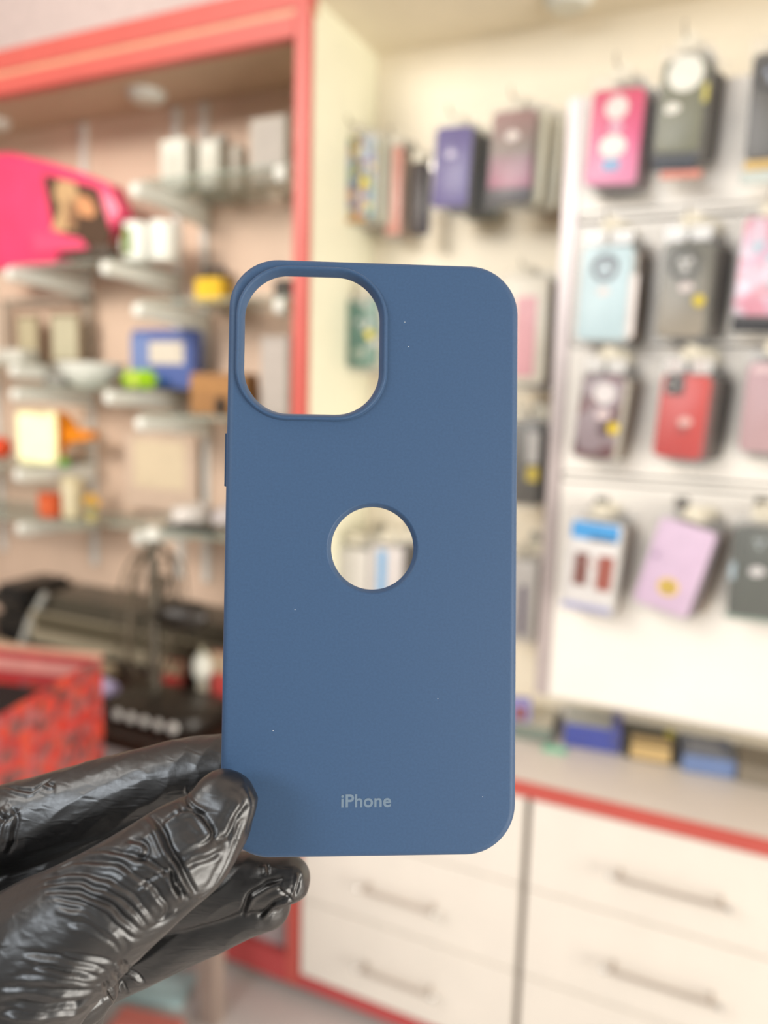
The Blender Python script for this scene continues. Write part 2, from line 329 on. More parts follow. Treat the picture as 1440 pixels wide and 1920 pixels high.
f = pack((1082, 700, 1160, 860), Yp, 'maroon marbled phone case with a white ring and a yellow price dot', (98, 50, 56), maroon, cut=('disc', .08, .27, .019, (232, 224, 222)), logo=(.12, .02, .010, (238, 214, 212)),
         dot=(.42, -.12, .010, (236, 204, 20)), head=.028, tilt=.09)
behind(f, 3, [(226, 218, 200), (130, 110, 90), (150, 130, 110)], YBOARD, 'maroon marbled case', .007)
redm = gradient('red_case_fade', [(0, (200, 40, 36)), (1, (216, 58, 44))])
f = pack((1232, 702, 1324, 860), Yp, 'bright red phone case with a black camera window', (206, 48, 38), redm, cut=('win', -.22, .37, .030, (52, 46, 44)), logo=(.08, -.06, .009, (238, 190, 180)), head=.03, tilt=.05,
         extra=[disc(-.28, .60, .010, (214, 120, 106), 'header_print', .6), disc(.22, .60, .010, (214, 120, 106), 'header_print', .6), disc(.06, -.15, .008, (130, 36, 32), 'printed_disc', .5)])
behind(f, 4, [(120, 36, 30), (96, 80, 66), (90, 76, 62), (80, 70, 60)], YBOARD, 'bright red case', .008)
f = pack((1392, 680, 1490, 850), Yp, 'dusty pink phone case, cut by the right border, third row', (198, 158, 162), gradient('dusty_pink_fade', [(0, (206, 168, 170)), (1, (190, 146, 152))]), head=.02, extra=[band(.38, .46, (232, 200, 202), 'pale_band', .8)], tilt=.02)
behind(f, 3, [(130, 124, 110), (120, 110, 98)], YBOARD, 'dusty pink case', .006)
# bottom row
f = pack((1060, 978, 1156, 1148), Yp, 'white boxed case card with a blue top and two brown printed panels', (238, 234, 230), r=.003, thick=.012, head=.014, tilt=.06, foot=.004,
         extra=[band(.30, .485, (30, 160, 232), 'blue_top', .92), band(.29, .33, (70, 90, 140), 'blue_print', .5, .15), band(-.22, .14, (124, 58, 44), 'brown_panel', .28, -.19), band(-.24, .14, (164, 66, 42), 'brown_panel', .30, .28),
                disc(0, .04, .009, (226, 206, 200), 'printed_disc', .7), band(-.49, -.42, (176, 176, 214), 'lilac_edge', .98)])
behind(f, 3, [(226, 222, 214), (150, 126, 110), (210, 204, 196)], YBOARD, 'white boxed case card', .006)
f = pack((1208, 980, 1318, 1150), Yp, 'lilac phone case with a yellow flower print, tilted, bottom row', (226, 196, 224), tilt=.24, head=.014,
         extra=[disc(.02, -.22, .017, (244, 206, 70), 'flower_print', .9), disc(.02, -.22, .006, (226, 160, 50), 'flower_heart', 1), disc(-.36, .08, .004, (120, 90, 140), 'printed_disc', 1)])
behind(f, 3, [(110, 92, 100), (120, 100, 80), (190, 170, 150)], YBOARD, 'lilac case with a yellow flower', .009)
f = pack((1368, 990, 1470, 1160), Yp, 'dark smoky clear phone case with greenish rim, bottom row at the right border', (84, 88, 80), thick=.012, logo=(.0, .02, .010, (228, 224, 222)), head=.02, foot=.006,
         extra=[ledge(0, (150, 174, 160), -.002, .009, 1.08), band(-.1, .1, (176, 196, 206), 'side_glint', .1, -.46)], cut=('ring', 0, .33, .015, (110, 116, 110), (190, 200, 200)))
behind(f, 2, [(100, 106, 96), (120, 116, 104)], YBOARD, 'dark smoky clear case', .006)
# back wall of the right bay
Yw = 1.60
sticker = patchwork('sticker_print', [(98, 80, 140), (200, 206, 214), (120, 150, 120), (150, 160, 190), (226, 206, 90), (96, 150, 160), (120, 90, 120), (214, 150, 110)], 70, .4)
f = pack((622, 258, 700, 412), Yw-.03, 'multicoloured sticker print phone case with a yellow dot', (120, 110, 140), sticker, dot=(.32, -.06, .010, (240, 214, 20)), head=.012, film=True,
         extra=[band(-.54, -.47, (206, 150, 60), 'lower_strip', .7)])
behind(f, 4, [(226, 222, 196), (216, 214, 190), (206, 170, 150), (90, 84, 70)], YB, 'multicoloured sticker print case', .010)
f = pack((724, 275, 752, 440), Yw+.02, 'narrow salmon pink case edge beside the sticker print case', (222, 146, 124), head=.01, film=True, r=.006)
behind(f, 2, [(206, 180, 150)], YB, 'narrow salmon pink case', .006)
f = pack((768, 305, 796, 440), Yw, 'dark brown phone case seen edge-on left of the purple case', (58, 46, 44), head=.01, film=False, r=.006)
behind(f, 1, [(70, 64, 90)], YB, 'dark brown case', .004)
f = pack((812, 238, 880, 388), Yw-.05, 'deep purple phone case with a white mark', (82, 66, 138), logo=(-.04, .16, .008, (200, 190, 214)), head=.008, tilt=.05, extra=[disc(-.04, .23, .003, (150, 140, 190), 'mark_leaf', 1.6)])
behind(f, 4, [(60, 56, 46), (52, 50, 44), (54, 50, 44), (150, 150, 130)], YB, 'deep purple case', .009)
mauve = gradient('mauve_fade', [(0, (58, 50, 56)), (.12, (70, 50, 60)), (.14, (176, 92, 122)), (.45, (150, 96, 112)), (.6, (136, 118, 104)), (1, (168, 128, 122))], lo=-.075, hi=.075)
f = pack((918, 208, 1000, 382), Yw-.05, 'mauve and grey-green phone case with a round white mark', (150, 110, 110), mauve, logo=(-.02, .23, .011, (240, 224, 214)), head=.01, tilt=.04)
behind(f, 4, [(236, 232, 206), (240, 236, 214), (236, 230, 208), (190, 150, 100)], YB, 'mauve and grey-green case', .020)
green = patchwork('green_floral_print', [(70, 130, 112), (90, 140, 124), (60, 116, 100), (206, 206, 200), (64, 120, 104), (150, 170, 150)], 55, .4)
f = pack((650, 560, 706, 690), Yw-.02, 'green floral phone case with a yellow tag, seen through the camera cutout', (70, 128, 110), green, dot=(.30, -.02, .010, (236, 214, 30)), head=.012)
behind(f, 3, [(220, 214, 190), (214, 206, 180), (200, 190, 170)], YB, 'green floral case', .008)
f = pack((930, 520, 1024, 722), Yw-.05, 'creamy white phone case with a pink panel, partly hidden by the blue case', (236, 228, 208), extra=[band(-.42, .32, (244, 172, 178), 'pink_panel', .4, .08)], head=.008, r=.016)
behind(f, 3, [(120, 96, 72), (110, 90, 70), (120, 100, 80)], YB, 'creamy white case with a pink panel', .010)
f = pack((935, 790, 1008, 945), Yw-.05, 'grey phone case with a yellow band beside the edge of the blue case', (92, 88, 80), extra=[band(-.22, -.04, (222, 196, 50), 'yellow_band', .3, .38), band(.0, .38, (206, 202, 196), 'pale_band', .3, .36)], head=.014)
behind(f, 3, [(60, 56, 50), (80, 70, 60), (70, 64, 56)], YB, 'grey case with a yellow band', .009)
f = pack((925, 1050, 1004, 1200), Yw-.05, 'pale phone case with a dark violet stripe beside the blue case', (210, 204, 196), extra=[band(-.42, .2, (90, 76, 110), 'violet_stripe', .14, .2)], head=.014)
behind(f, 2, [(170, 158, 146), (180, 170, 158)], YB, 'pale case with a dark violet stripe', .006)
f = pack((632, 1030, 688, 1180), Yw-.04, 'whitish bagged case seen in the round hole, left one', (222, 216, 208), head=.018)
behind(f, 2, [(120, 120, 100), (130, 126, 110)], YB, 'left whitish bagged case', .010)
f = pack((692, 1026, 752, 1180), Yw-.04, 'whitish bagged case with a blue stripe seen in the round hole', (220, 212, 208), extra=[band(-.5, .46, (110, 174, 222), 'blue_stripe', .26, -.12)], head=.018)
behind(f, 2, [(84, 76, 64), (90, 80, 70)], YB, 'blue striped bagged case', .014)

# ------------------------------------------------------------ packages lying on the right counter
def flat_box(px, py, w_, d_, h_, rz, label, top, front, cat='package', more=None, name='flat_package'):
    c = PZ(px, py, ZC+.001)
    t = thing(name, label, cat, (c.x, c.y, ZC+.001), (0, 0, rz))
    B().box(-w_/2, w_/2, -d_/2, d_/2, 0, h_, .002).done('box_body', C(front, .4), t)
    B().box(-w_/2+.001, w_/2-.001, -d_/2+.001, d_/2-.001, h_, h_+.0015, .0005).done('top_print', C(top, .3), t)
    if more: more(t, w_, d_, h_)
    return t
def clearwrap(t, w_, d_, h_): B().box(-w_/2-.004, w_/2+.004, -d_/2-.004, d_/2+.004, 0.0002, h_+.005, .003).done('clear_wrap', clear, t)
flat_box(1004, 1368, .085, .13, .034, .1, 'pale greenish clear-wrapped package beside the blue phone case', (214, 206, 184), (120, 134, 120), more=clearwrap)
flat_box(1040, 1408, .05, .02, .006, .1, 'small mint green slip at the corner of the pale package', (150, 226, 190), (150, 226, 190), 'slip', name='paper_slip')
def bluemore(t, w_, d_, h_):
    B().box(w_/2-.02, w_/2+.0005, -d_/2, d_/2, 0.004, h_+.002, .001).done('blue_flank', C((70, 84, 190), .4), t); clearwrap(t, w_, d_, h_)
flat_box(1112, 1378, .115, .16, .052, .12, 'silver-topped package with a royal blue front, clear wrapped', (190, 194, 192), (24, 56, 170), more=bluemore)
def beigemore(t, w_, d_, h_):
    B().box(-w_/2+.012, w_/2-.01, -d_/2-.002, -d_/2+.002, .003, h_-.004, .001).done('beige_label', C((222, 190, 132), .4), t)
    B().box(-w_/2+.012, w_/2-.01, -d_/2+.001, -d_/2+.03, h_, h_+.003, .001).done('beige_label', C((222, 190, 132), .4), t)
    B().box(w_/2-.02, w_/2-.004, -.02, .012, h_+.001, h_+.004, .001).done('price_tag', C((220, 210, 50), .4), t)
flat_box(1218, 1402, .10, .14, .038, .1, 'black package with a beige label and a yellow tag', (72, 70, 58), (70, 66, 56), more=beigemore)
def bg(t, w_, d_, h_):
    B().box(-w_/2+.01, w_/2-.02, -d_/2+.01, 0, h_+.001, h_+.003, .001).done('pale_print', C((150, 158, 178), .3), t)
    B().box(w_/2-.03, w_/2-.006, -.02, .03, h_+.001, h_+.003, .001).done('navy_print', C((60, 84, 130), .3), t); clearwrap(t, w_, d_, h_)
flat_box(1322, 1425, .10, .14, .036, .14, 'slate blue clear-wrapped package right of the black package', (108, 118, 140), (110, 140, 196), more=bg)
flat_box(1436, 1448, .11, .14, .036, .05, 'taupe clear-wrapped package at the right end of the counter', (134, 120, 100), (142, 128, 106), more=clearwrap)
c = P(962, 1300, 1.62); t = thing('standing_box', 'small lilac and blue box standing at the back of the counter', 'box', (c.x, 1.60, ZC+.001), (0, .0, .25))
B().box(-.045, .045, -.012, .012, 0, .085, .002).done('box_body', C((152, 150, 208), .4), t)
B().box(.012, .034, -.0135, -.012, .04, .07).done('brown_print', C((150, 84, 60), .4), t)

# ------------------------------------------------------------ left bay: standards, glass shelves, goods
for i, x in enumerate((-2.14, -1.745, -1.42, -1.33, -.93)):
    s = B().box(-.011, .011, -.012, 0, -.0, 1.25, .001)
    s = s.done('shelf_standard', M('pale_standard', (236, 232, 224), .4), None, (x, YB-.0005, .88))
    tag(s, ('slotted pale upright at the far left of the shelf wall', 'slotted pale upright behind the left shelf bay', 'slotted pale upright ending the left shelf bay',
            'slotted pale upright starting the bay next to the post', 'slotted pale upright close behind the red post')[i], 'shelf upright')
def shelf(xa, xb, z, label, ynose=1.455, glassy=True, over=.02, left=.02, arms=(1, 0), hgt=.034):
    t = thing('glass_shelf', label, 'shelf', (xa, YB-.014, z))
    D = YB-.014-ynose
    if glassy: B().box(-left, xb-xa+over, -D+.006, -.002, .0005, .0085, .001).done('glass_panel', glass, t)
    for k, x in enumerate((0, xb-xa)):
        # tapering bracket with a rounded nose, pointing into the shop
        prof = [(0, 0), (0, -hgt*1.5)]+[(-D*.35, -hgt*1.25), (-D*.8, -hgt)]+[(-D-.006+.012*math.cos(a)-.004, -hgt/2+hgt/2*math.sin(a)) for a in [(-PI/2-PI*i/8) for i in range(9)]]
        b = B(); vs0 = [b.bm.verts.new((-.012, y, zz)) for y, zz in prof]; vs1 = [b.bm.verts.new((.012, y, zz)) for y, zz in prof]
        b.bm.faces.new(vs0); b.bm.faces.new(vs1[::-1])
        for i in range(len(prof)): j = (i+1) % len(prof); b.bm.faces.new((vs0[i], vs0[j], vs1[j], vs1[i]))
        bmesh.ops.bevel(b.bm, geom=[e for e in b.bm.edges if len(e.link_faces) == 2 and e.calc_face_angle() > 1.2], offset=.004, segments=2, affect='EDGES')
        b.done('bracket', white_p, t, (x, 0, 0))
    return t
z = lambda v: CAMZ+v
shelf(-1.322, -.93, z(.475), 'glass shelf with white brackets nearest the soffit, carrying white boxes')
shelf(-1.322, -.93, z(.205), 'glass shelf with white brackets below the white boxes, carrying a yellow box')
shelf(-1.322, -.93, z(-.062), 'glass shelf with white brackets carrying the brown carton')
shelf(-1.745, -1.42, z(.305), 'glass shelf with white brackets under the pink toy box and mugs')
shelf(-1.745, -1.42, z(-.002), 'glass shelf with white brackets under the blue and lime boxes')
shelf(-2.14, -1.745, z(-.215), 'glass shelf with white brackets under the bright cream box')
shelf(-2.14, -1.745, z(.06), 'glass shelf with white brackets at far left under the wooden frames')
shelf(-2.14, -1.745, z(-.36), 'lowest glass shelf at far left with the yellow flowers', over=.20)
shelf(-1.322, -.93, z(-.34), 'lowest glass shelf with white brackets above the fan', 1.44, left=.12)
def goods(bb, Yc, zb, dep, label, col, cat='box', name='carton', bev=.003, more=None, rz=0, mat=None, part='box_body'):
    dep *= .65; x0, y0, x1, y1 = bb; A = P(x0, (y0+y1)/2, Yc-dep/2); Q = P(x1, (y0+y1)/2, Yc+dep*.2); T = P((x0+x1)/2, y0, Yc-dep/2)
    wd = max(.02, Q.x-A.x); ht = max(.01, T.z-zb)
    t = thing(name, label, cat, ((A.x+Q.x)/2, Yc, zb+.0004), (0, 0, rz))
    B().box(-wd/2, wd/2, -dep/2, dep/2, 0, ht, bev).done(part, mat or C(col, .45), t)
    B().box(-wd/2+.0005, wd/2-.0005, -dep*.06, dep*.06, ht-.0002, ht+.0006).done('lid_seam', C(tuple(int(c*.82) for c in col), .5), t)
    if more: more(t, wd, dep, ht)
    return t, wd, ht
zt = lambda v: CAMZ+v+.009
def lab(x0, x1, z0, z1, col, name='printed_label'):
    def f(t, wd, dep, ht): B().box(-wd/2+x0*wd, -wd/2+x1*wd, -dep/2-.001, -dep/2+.001, z0*ht, z1*ht).done(name, C(col, .4), t)
    return f
def labs(*a):
    def f(t, wd, dep, ht):
        for q in a: lab(*q)(t, wd, dep, ht)
    return f
# white boxes next to the post
goods((300, 258, 368, 320), 1.60, zt(.475), .09, 'bright white carton on the top glass shelf, nearest the bracket end', (238, 236, 222), more=lab(.2, .8, .3, .7, (226, 222, 206)))
goods((372, 262, 424, 318), 1.60, zt(.475), .08, 'second white carton on the top glass shelf', (236, 234, 220), more=lab(.2, .8, .3, .7, (226, 222, 206)))
goods((433, 270, 460, 312), 1.62, zt(.475), .06, 'small white pot box between the white cartons', (214, 206, 190), more=lab(.2, .8, .3, .7, (200, 190, 176)))
goods((468, 218, 545, 308), 1.60, zt(.475), .05, 'upright pale grey box on the top glass shelf beside the post', (208, 198, 184), more=lab(.12, .88, .12, .88, (200, 190, 178)))
c = P(385, 225, 1.62); t = thing('glass_jar', 'pale glass jar standing behind the white cartons', 'jar', (c.x+.01, 1.665, zt(.475)))
B().lathe([(0, 0), (.024, 0), (.026, .01), (.026, .11), (.02, .125), (.02, .13), (0, .13)], n=20).done('jar_body', M('pale_jar_glass', (190, 190, 180), .1, alpha=.6), t)
B().lathe([(0, .13), (.022, .13), (.022, .145), (0, .145)], n=20).done('lid', C((200, 196, 186), .4), t)
# yellow box, dark item
goods((364, 520, 428, 548), 1.58, zt(.205), .07, 'bright yellow box on the glass shelf left of the blue case', (244, 196, 10), more=lab(.1, .5, .2, .8, (250, 206, 40)))
goods((512, 524, 552, 546), 1.60, zt(.205), .06, 'low dark case on the glass shelf, seen through the camera cutout', (58, 50, 40), more=lab(.2, .8, .2, .7, (80, 70, 58)))
goods((380, 500, 424, 516), 1.66, zt(.205)+.0, .03, 'dark grey device standing behind the yellow box', (86, 70, 60), more=lab(.2, .8, .7, .9, (70, 58, 50)))
# brown carton, black camera bag
goods((356, 700, 478, 770), 1.60, zt(-.062), .10, 'brown cardboard carton on a glass shelf, partly behind the blue case', (178, 128, 78), more=labs((0, 1, .6, .75, (192, 140, 84), 'packing_tape')))
goods((400, 745, 424, 772), 1.515, zt(-.062), .04, 'small black pouch in front of the brown carton', (36, 34, 34), name='pouch', cat='pouch', bev=.006, more=lab(.3, .7, .4, .6, (60, 58, 56)))
goods((488, 630, 552, 690), 1.62, zt(-.062), .06, 'pale box behind the cutout right of the brown carton', (204, 192, 182), more=lab(.1, .9, .1, .9, (212, 200, 190)))
# mugs
def mug(px, Yc, zb, label, printed):
    c = P(px, 460, Yc); t = thing('mug', label, 'mug', (c.x, Yc, zb+.0004))
    B().lathe([(0, 0), (.030, 0), (.033, .004), (.034, .09), (.032, .092), (.030, .088), (.029, .008), (0, .007)], n=32).done('cup', white_p, t)
    B().tube([(-.033-.018*math.sin(a), 0, .046+.026*math.cos(a)) for a in [PI*i/10 for i in range(11)]], .004, 8).done('handle', white_p, t)
    if printed:
        b = B(); a0, a1 = -2.6, -1.3
        o = [b.bm.verts.new((.0346*math.cos(a0+(a1-a0)*i/8), .0346*math.sin(a0+(a1-a0)*i/8), zz)) for zz in (.015, .075) for i in range(9)]
        for i in range(8): b.bm.faces.new((o[i], o[i+1], o[i+10], o[i+9]))
        b.done('green_print', C((112, 140, 40), .4), t)
mug(258, 1.53, zt(.305), 'white mug with a green print on the glass shelf', True)
mug(306, 1.54, zt(.305), 'plain white mug right of the printed one', False)
# pink toy box with a photo print
Yk = 1.50
t = thing('toy_box', 'hot pink window box with a photo print of a brown-haired doll, on the left shelf', 'toy box', (P(110, 480, Yk).x, Yk, zt(.305)))
pinkm = M('hot_pink_card', (250, 70, 116), .35, .12, 14)
A = P(0, 290, Yk); ox = t.location.x; oz = t.location.z
def loc2(px, py, yy=Yk): q = P(px, py, yy); return (q.x-ox, q.z-oz)
pts = [loc2(-60, 290), loc2(20, 286), loc2(90, 303), loc2(150, 322), loc2(205, 345), loc2(226, 400), loc2(200, 440), loc2(150, 455), loc2(110, 470), (loc2(100, 480)[0], 0.0), (loc2(20, 480)[0], 0.0), (loc2(-60, 480)[0], 0.0)]
B().prism(pts, 0, .05, .003).done('card_body', pinkm, t)
pr = [loc2(80, 327, Yk-.004), loc2(128, 338, Yk-.004), loc2(182, 352, Yk-.004), loc2(208, 440, Yk-.004), loc2(196, 470, Yk-.004), loc2(100, 430, Yk-.004)]
B().prism(pr, -.004, .001).done('photo_print', C((84, 62, 46), .35), t)
def pp(pts, col, k, nm): B().prism([loc2(a_, b_, Yk-.006) for a_, b_ in pts], -.004-k, -.0035).done(nm, C(col, .35), t)
pp([(108, 336), (140, 342), (150, 380), (140, 430), (112, 434), (96, 430), (112, 390), (100, 362)], (206, 168, 122), .0010, 'printed_hair')
pp([(146, 366), (168, 370), (180, 396), (172, 408), (152, 404), (140, 388)], (224, 158, 110), .0016, 'printed_face')
pp([(128, 372), (146, 384), (142, 424), (124, 430)], (150, 110, 80), .0020, 'printed_hair')
pp([(60, 434), (150, 446), (166, 466), (62, 474)], (250, 84, 124), .0024, 'pink_flap')
B().prism([loc2(112, 462, Yk-.006), loc2(205, 462, Yk-.006), loc2(205, 479, Yk-.006), loc2(112, 479, Yk-.006)], -.006, .03, .002).done('dark_base', C((84, 72, 60), .4), t)
# blue-white box, lime box
goods((248, 618, 374, 722), 1.62, zt(-.002), .07, 'blue and white box printed with a cream field, tilted on the shelf', (84, 104, 168), bev=.004, rz=.06,
      more=labs((.30, .85, .42, .80, (226, 214, 196)), (.0, .28, .0, .9, (120, 140, 190)), (.05, .6, .04, .2, (40, 90, 160))))
goods((222, 694, 296, 724), 1.53, zt(-.002), .06, 'lime green round-cornered tin in front of the blue box', (160, 206, 10), name='tin', cat='tin', bev=.012, more=lab(.36, .58, .1, .9, (200, 216, 90)))
# white bowl and clear tubs on far left shelf
c = PZ(185, 720, z(-.002)+.009)
t = thing('bowl', 'wide white bowl left of the lime tin', 'bowl', (-1.60, 1.56, zt(-.002)))
B().lathe([(0, 0), (.035, 0), (.045, .004), (.075, .035), (.09, .062), (.087, .063), (.07, .034), (.04, .008), (0, .006)], n=32).done('bowl_body', white_p, t)
# pictures frames at the far left
for k, (bb, col) in enumerate((((30, 590, 78, 672), (196, 184, 150)), ((92, 586, 156, 672), (204, 196, 166)))):
    goods(bb, 1.63, zt(.06), .02, ('narrow beige framed card leaning on the far left shelf', 'wider beige framed card with a brown border beside the narrow one')[k], (150, 130, 104), 'frame', 'photo_frame',
          more=lab(.12, .88, .1, .92, col, 'card_panel'))
t = thing('frame_stand', 'brown-edged pale open display frame around the two framed cards', 'frame', (P(90, 620, 1.68).x, 1.675, zt(.06)))
W = P(172, 600, 1.68).x-P(10, 600, 1.68).x
for a in ((-W/2, -W/2+.014, 0, .19), (W/2-.014, W/2, 0, .19), (-W/2, W/2, .176, .19)): B().box(a[0], a[1], -.008, .008, a[2], a[3], .001).done('frame_bar', C((190, 178, 160), .4), t)
# low clear tubs
for k, (px, w_, col) in enumerate(((30, .09, (220, 216, 204)), (110, .07, (150, 146, 138)), )):
    c = P(px, 700, 1.55); t = thing('plastic_tub', ('white low plastic tub at the left border', 'grey low plastic tub beside the white tub')[k], 'tub', (c.x+.0, 1.56, z(-.002)+.0095 if c.x > -1.77 else z(.06)+.009))
    B().prism(rrect(w_, .07, .012), 0, .03, .002, axis='Z').done('tub_body', C(col, .3), t)
    B().prism(rrect(w_+.006, .076, .014), .03, .035, .001, axis='Z').done('lid', C(tuple(min(255, v+14) for v in col), .3), t)
# cream box with its brightness added as a glow, orange toy, red ball
zz = zt(-.215)
goods((30, 772, 108, 866), 1.53, zz, .03, 'bright cream box with an added glow on the left shelf', (255, 250, 214), name='bright_box', cat='lamp', bev=.006, mat=M('bright_box_glow', (255, 246, 196), .5, emit=.12), more=lab(.1, .9, .96, .99, (250, 220, 160)))
c = P(135, 820, 1.56); t = thing('toy_crane', 'orange toy digger arm reaching right of the bright cream box', 'toy', (P(112, 860, 1.56).x+.008, 1.56, zz+.0004))
ox, oz = t.location.x, t.location.z
B().prism([(P(a, b, 1.56).x-ox, max(P(a, b, 1.56).z-oz, 0)) for a, b in ((104, 772), (118, 782), (134, 806), (168, 808), (170, 824), (138, 828), (112, 836), (104, 856))], 0, .03, .003).done('arm', C((240, 140, 10), .4), t)
B().box(-.015, .03, -.005, .035, 0, .016, .003).done('track', C((70, 50, 40), .5), t)
t = thing('toy_block', 'small bright green toy block under the orange arm', 'toy', (P(118, 850, 1.50).x, 1.505, zz+.0004))
B().box(-.011, .011, -.01, .01, 0, .022, .003).done('block_body', C((96, 170, 40), .4), t)
B().lathe([(0, 0), (.005, 0), (.005, .003), (0, .003)], n=12, c=(0, 0, .022)).done('stud', C((96, 170, 40), .4), t)
t = thing('toy_ball', 'orange-red glossy ball at the left border beside the bright cream box', 'ball', (P(2, 845, 1.56).x, 1.56, zz+.0004))
B().lathe([(.032*math.sin(PI*i/16), .032-.032*math.cos(PI*i/16)) for i in range(17)], n=24).done('ball_body', C((236, 76, 20), .3), t, smooth=3)
B().tube([(.0321*math.cos(a), .0321*math.sin(a), .032) for a in [2*PI*i/24 for i in range(24)]], .001, 6, True).done('seam', C((190, 50, 20), .3), t)
# lowest left shelf: small red box, cream box, yellow flowers
zz = zt(-.36)
goods((70, 926, 112, 950), 1.53, zz, .05, 'small orange-red box on the lowest left shelf', (222, 96, 50), more=lab(.1, .9, .2, .8, (232, 110, 64)))
goods((114, 896, 152, 950), 1.55, zz, .05, 'cream upright box left of the yellow flowers', (228, 214, 176), more=lab(.1, .9, .2, .8, (232, 220, 186)))
t = thing('flower_pot', 'yellow artificial flowers in a small pale pot on the lowest left shelf', 'flowers', (P(172, 950, 1.53).x, 1.53, zz+.0004))
B().lathe([(0, 0), (.012, 0), (.017, .024), (.015, .024), (0, .02)], n=16).done('pot', C((214, 196, 130), .5), t)
for k, (dx, dz) in enumerate(((-.016, .055), (.018, .05), (.002, .066))):
    s = B().tube([(0, 0, .02), (dx*.6, 0, dz*.7), (dx, 0, dz)], .0015, 6).done('stem', C((120, 150, 50), .5), t)
    b = B().lathe([(0, -.006), (.008, -.004), (.008, .004), (0, .006)], n=12, c=(dx, 0, dz))
    for q in range(6):
        a = 2*PI*q/6; b.lathe([(0, -.004), (.007, 0), (0, .004)], n=8, c=(dx+.009*math.cos(a), 0, dz+.009*math.sin(a)))
    b.done('blossom', C((250, 196, 60), .5), t)
# crumpled white bags on lowest shelf near the post
zz = zt(-.34)
def crumple(name, c, sx, sy, sz, label, col, cat, seed):
    bm = bmesh.new(); bmesh.ops.create_icosphere(bm, subdivisions=4, radius=1)
    for v in bm.verts:
        n = noise.noise(v.co*1.7+Vector((seed, 0, 0)))*.3+noise.noise(v.co*4+Vector((0, seed, 0)))*.16
        v.co = Vector((v.co.x*sx*(1+n), v.co.y*sy*(1+n), max(-.98, v.co.z*(1+n))*sz))
    mn = min(v.co.z for v in bm.verts)
    for v in bm.verts: v.co.z -= mn
    me = bpy.data.meshes.new(name); bm.to_mesh(me); bm.free()
    o = link(name, me, M('film_%s_%d' % (name, seed), col, .3, .04, 40, .4), None, c, None, 3); tag(o, label, cat)
crumple('plastic_bag', (P(262, 935, 1.56).x, 1.56, ZC+.38-.0), .05, .04, .024, 'x', (222, 214, 204), 'bag', 3) if False else None
crumple('plastic_bag', (-1.262, 1.56, zz), .05, .07, .026, 'crumpled white plastic bag on the lowest glass shelf, left one', (226, 218, 210), 'bag', 3)
crumple('plastic_bag', (-1.13, 1.57, zz), .06, .07, .030, 'crumpled whitish bag with faint blue print behind the edge of the blue case', (214, 204, 202), 'bag', 8)
goods((232, 812, 372, 925), 1.67, zz, .02, 'large pinkish beige card standing at the back of the lowest shelf', (222, 196, 174), more=lab(.15, .85, .3, .9, (232, 212, 180)), name='card_sheet', cat='card')
c = P(350, 990, 1.45); t = thing('knife_box', 'long flat black box on the edge of the lowest glass shelf', 'box', (P(356, 985, 1.47).x, 1.475, zz))
B().box(-.075, .075, -.012, .012, 0, .012, .002).done('box_body', dark, t); B().box(-.07, .0, -.0128, -.0118, .003, .009).done('grey_label', C((90, 86, 80), .4), t)
# left counter
t = thing('side_counter', 'dark brown counter under the table fan', 'counter', (-2.6, 1.18, ZC-.03))
B().box(0, 2.6+XP0-.002, 0, YB-1.18-.001, 0, .03, .002).done('top', M('dark_brown_laminate', (58, 38, 30), .35, .1, 14), t)
for x in (.05, .9, 1.60):
    B().box(x, x+.04, .06, .10, -(ZC-.03), 0).done('leg', M('taupe_leg', (170, 152, 140), .5), t)
# table fan seen nearly edge-on
fx, fy = P(280, 1340, 1.315).x, 1.315
t = thing('table_fan', 'dark table fan seen almost edge-on, with a row of silver push buttons', 'fan', (fx, fy, ZC))
fm = M('fan_dark', (52, 46, 40), .35)
B().prism(rrect(.27, .17, .06, 8, .055, 0), 0, .04, .01, axis='Z').done('base', fm, t)
B().tube([(0, .02, .03), (0, .02, .16), (0, .02, .40)], [.016, .012, .011], 14).done('stem', M('fan_stem', (110, 104, 92), .3, metal=.4), t)
for k in range(5):
    B().lathe([(0, 0), (.012, 0), (.011, .008), (0, .010)], n=16, rot=(PI/2, 'X'), c=(-.012+.038*k, -.081, .022)).done('push_button', M('silver_button', (250, 250, 244), .3), t)
head = Matrix.Rotation(math.radians(-67), 4, 'Z')
def fring(R, y, r, name, mt, n=40): B().tube([head @ Vector((R*math.cos(2*PI*i/n), y, R*math.sin(2*PI*i/n)))+Vector((0, .02, .225)) for i in range(n)], r, 6, True).done(name, mt, t)
gm = M('fan_cage_wire', (96, 86, 70), .35, metal=.3)
fring(.16, 0, .006, 'cage_ring', gm); fring(.14, .035, .0025, 'cage_ring', gm); fring(.14, -.035, .0025, 'cage_ring', gm); fring(.05, -.04, .0022, 'cage_ring', gm)
for k in range(16):
    a = 2*PI*k/16
    for s in (-1, 1):
        B().tube([head @ Vector(v)+Vector((0, .02, .225)) for v in ((.02*math.cos(a), s*.042, .02*math.sin(a)), (.08*math.cos(a), s*.04, .08*math.sin(a)), (.14*math.cos(a), s*.035, .14*math.sin(a)), (.16*math.cos(a), 0, .16*math.sin(a)))], .0013, 5).done('cage_wire', gm, t)
for k in range(3):
    b = B(); a0 = 2*PI*k/3; top = []; bot = []
    for i in range(7):
        for lst, off in ((top, .5), (bot, -.5)):
            rr = .02+.09*i/6; a = a0+off*.9
            lst.append(b.bm.verts.new(head @ Vector((rr*math.cos(a), .012*off*2, rr*math.sin(a)))+Vector((0, .02, .225))))
    for i in range(6): b.bm.faces.new((top[i], top[i+1], bot[i+1], bot[i]))
    bmesh.ops.solidify(b.bm, geom=list(b.bm.faces), thickness=.002)
    b.done('blade', M('fan_blade', (90, 88, 78), .3, alpha=.8), t)
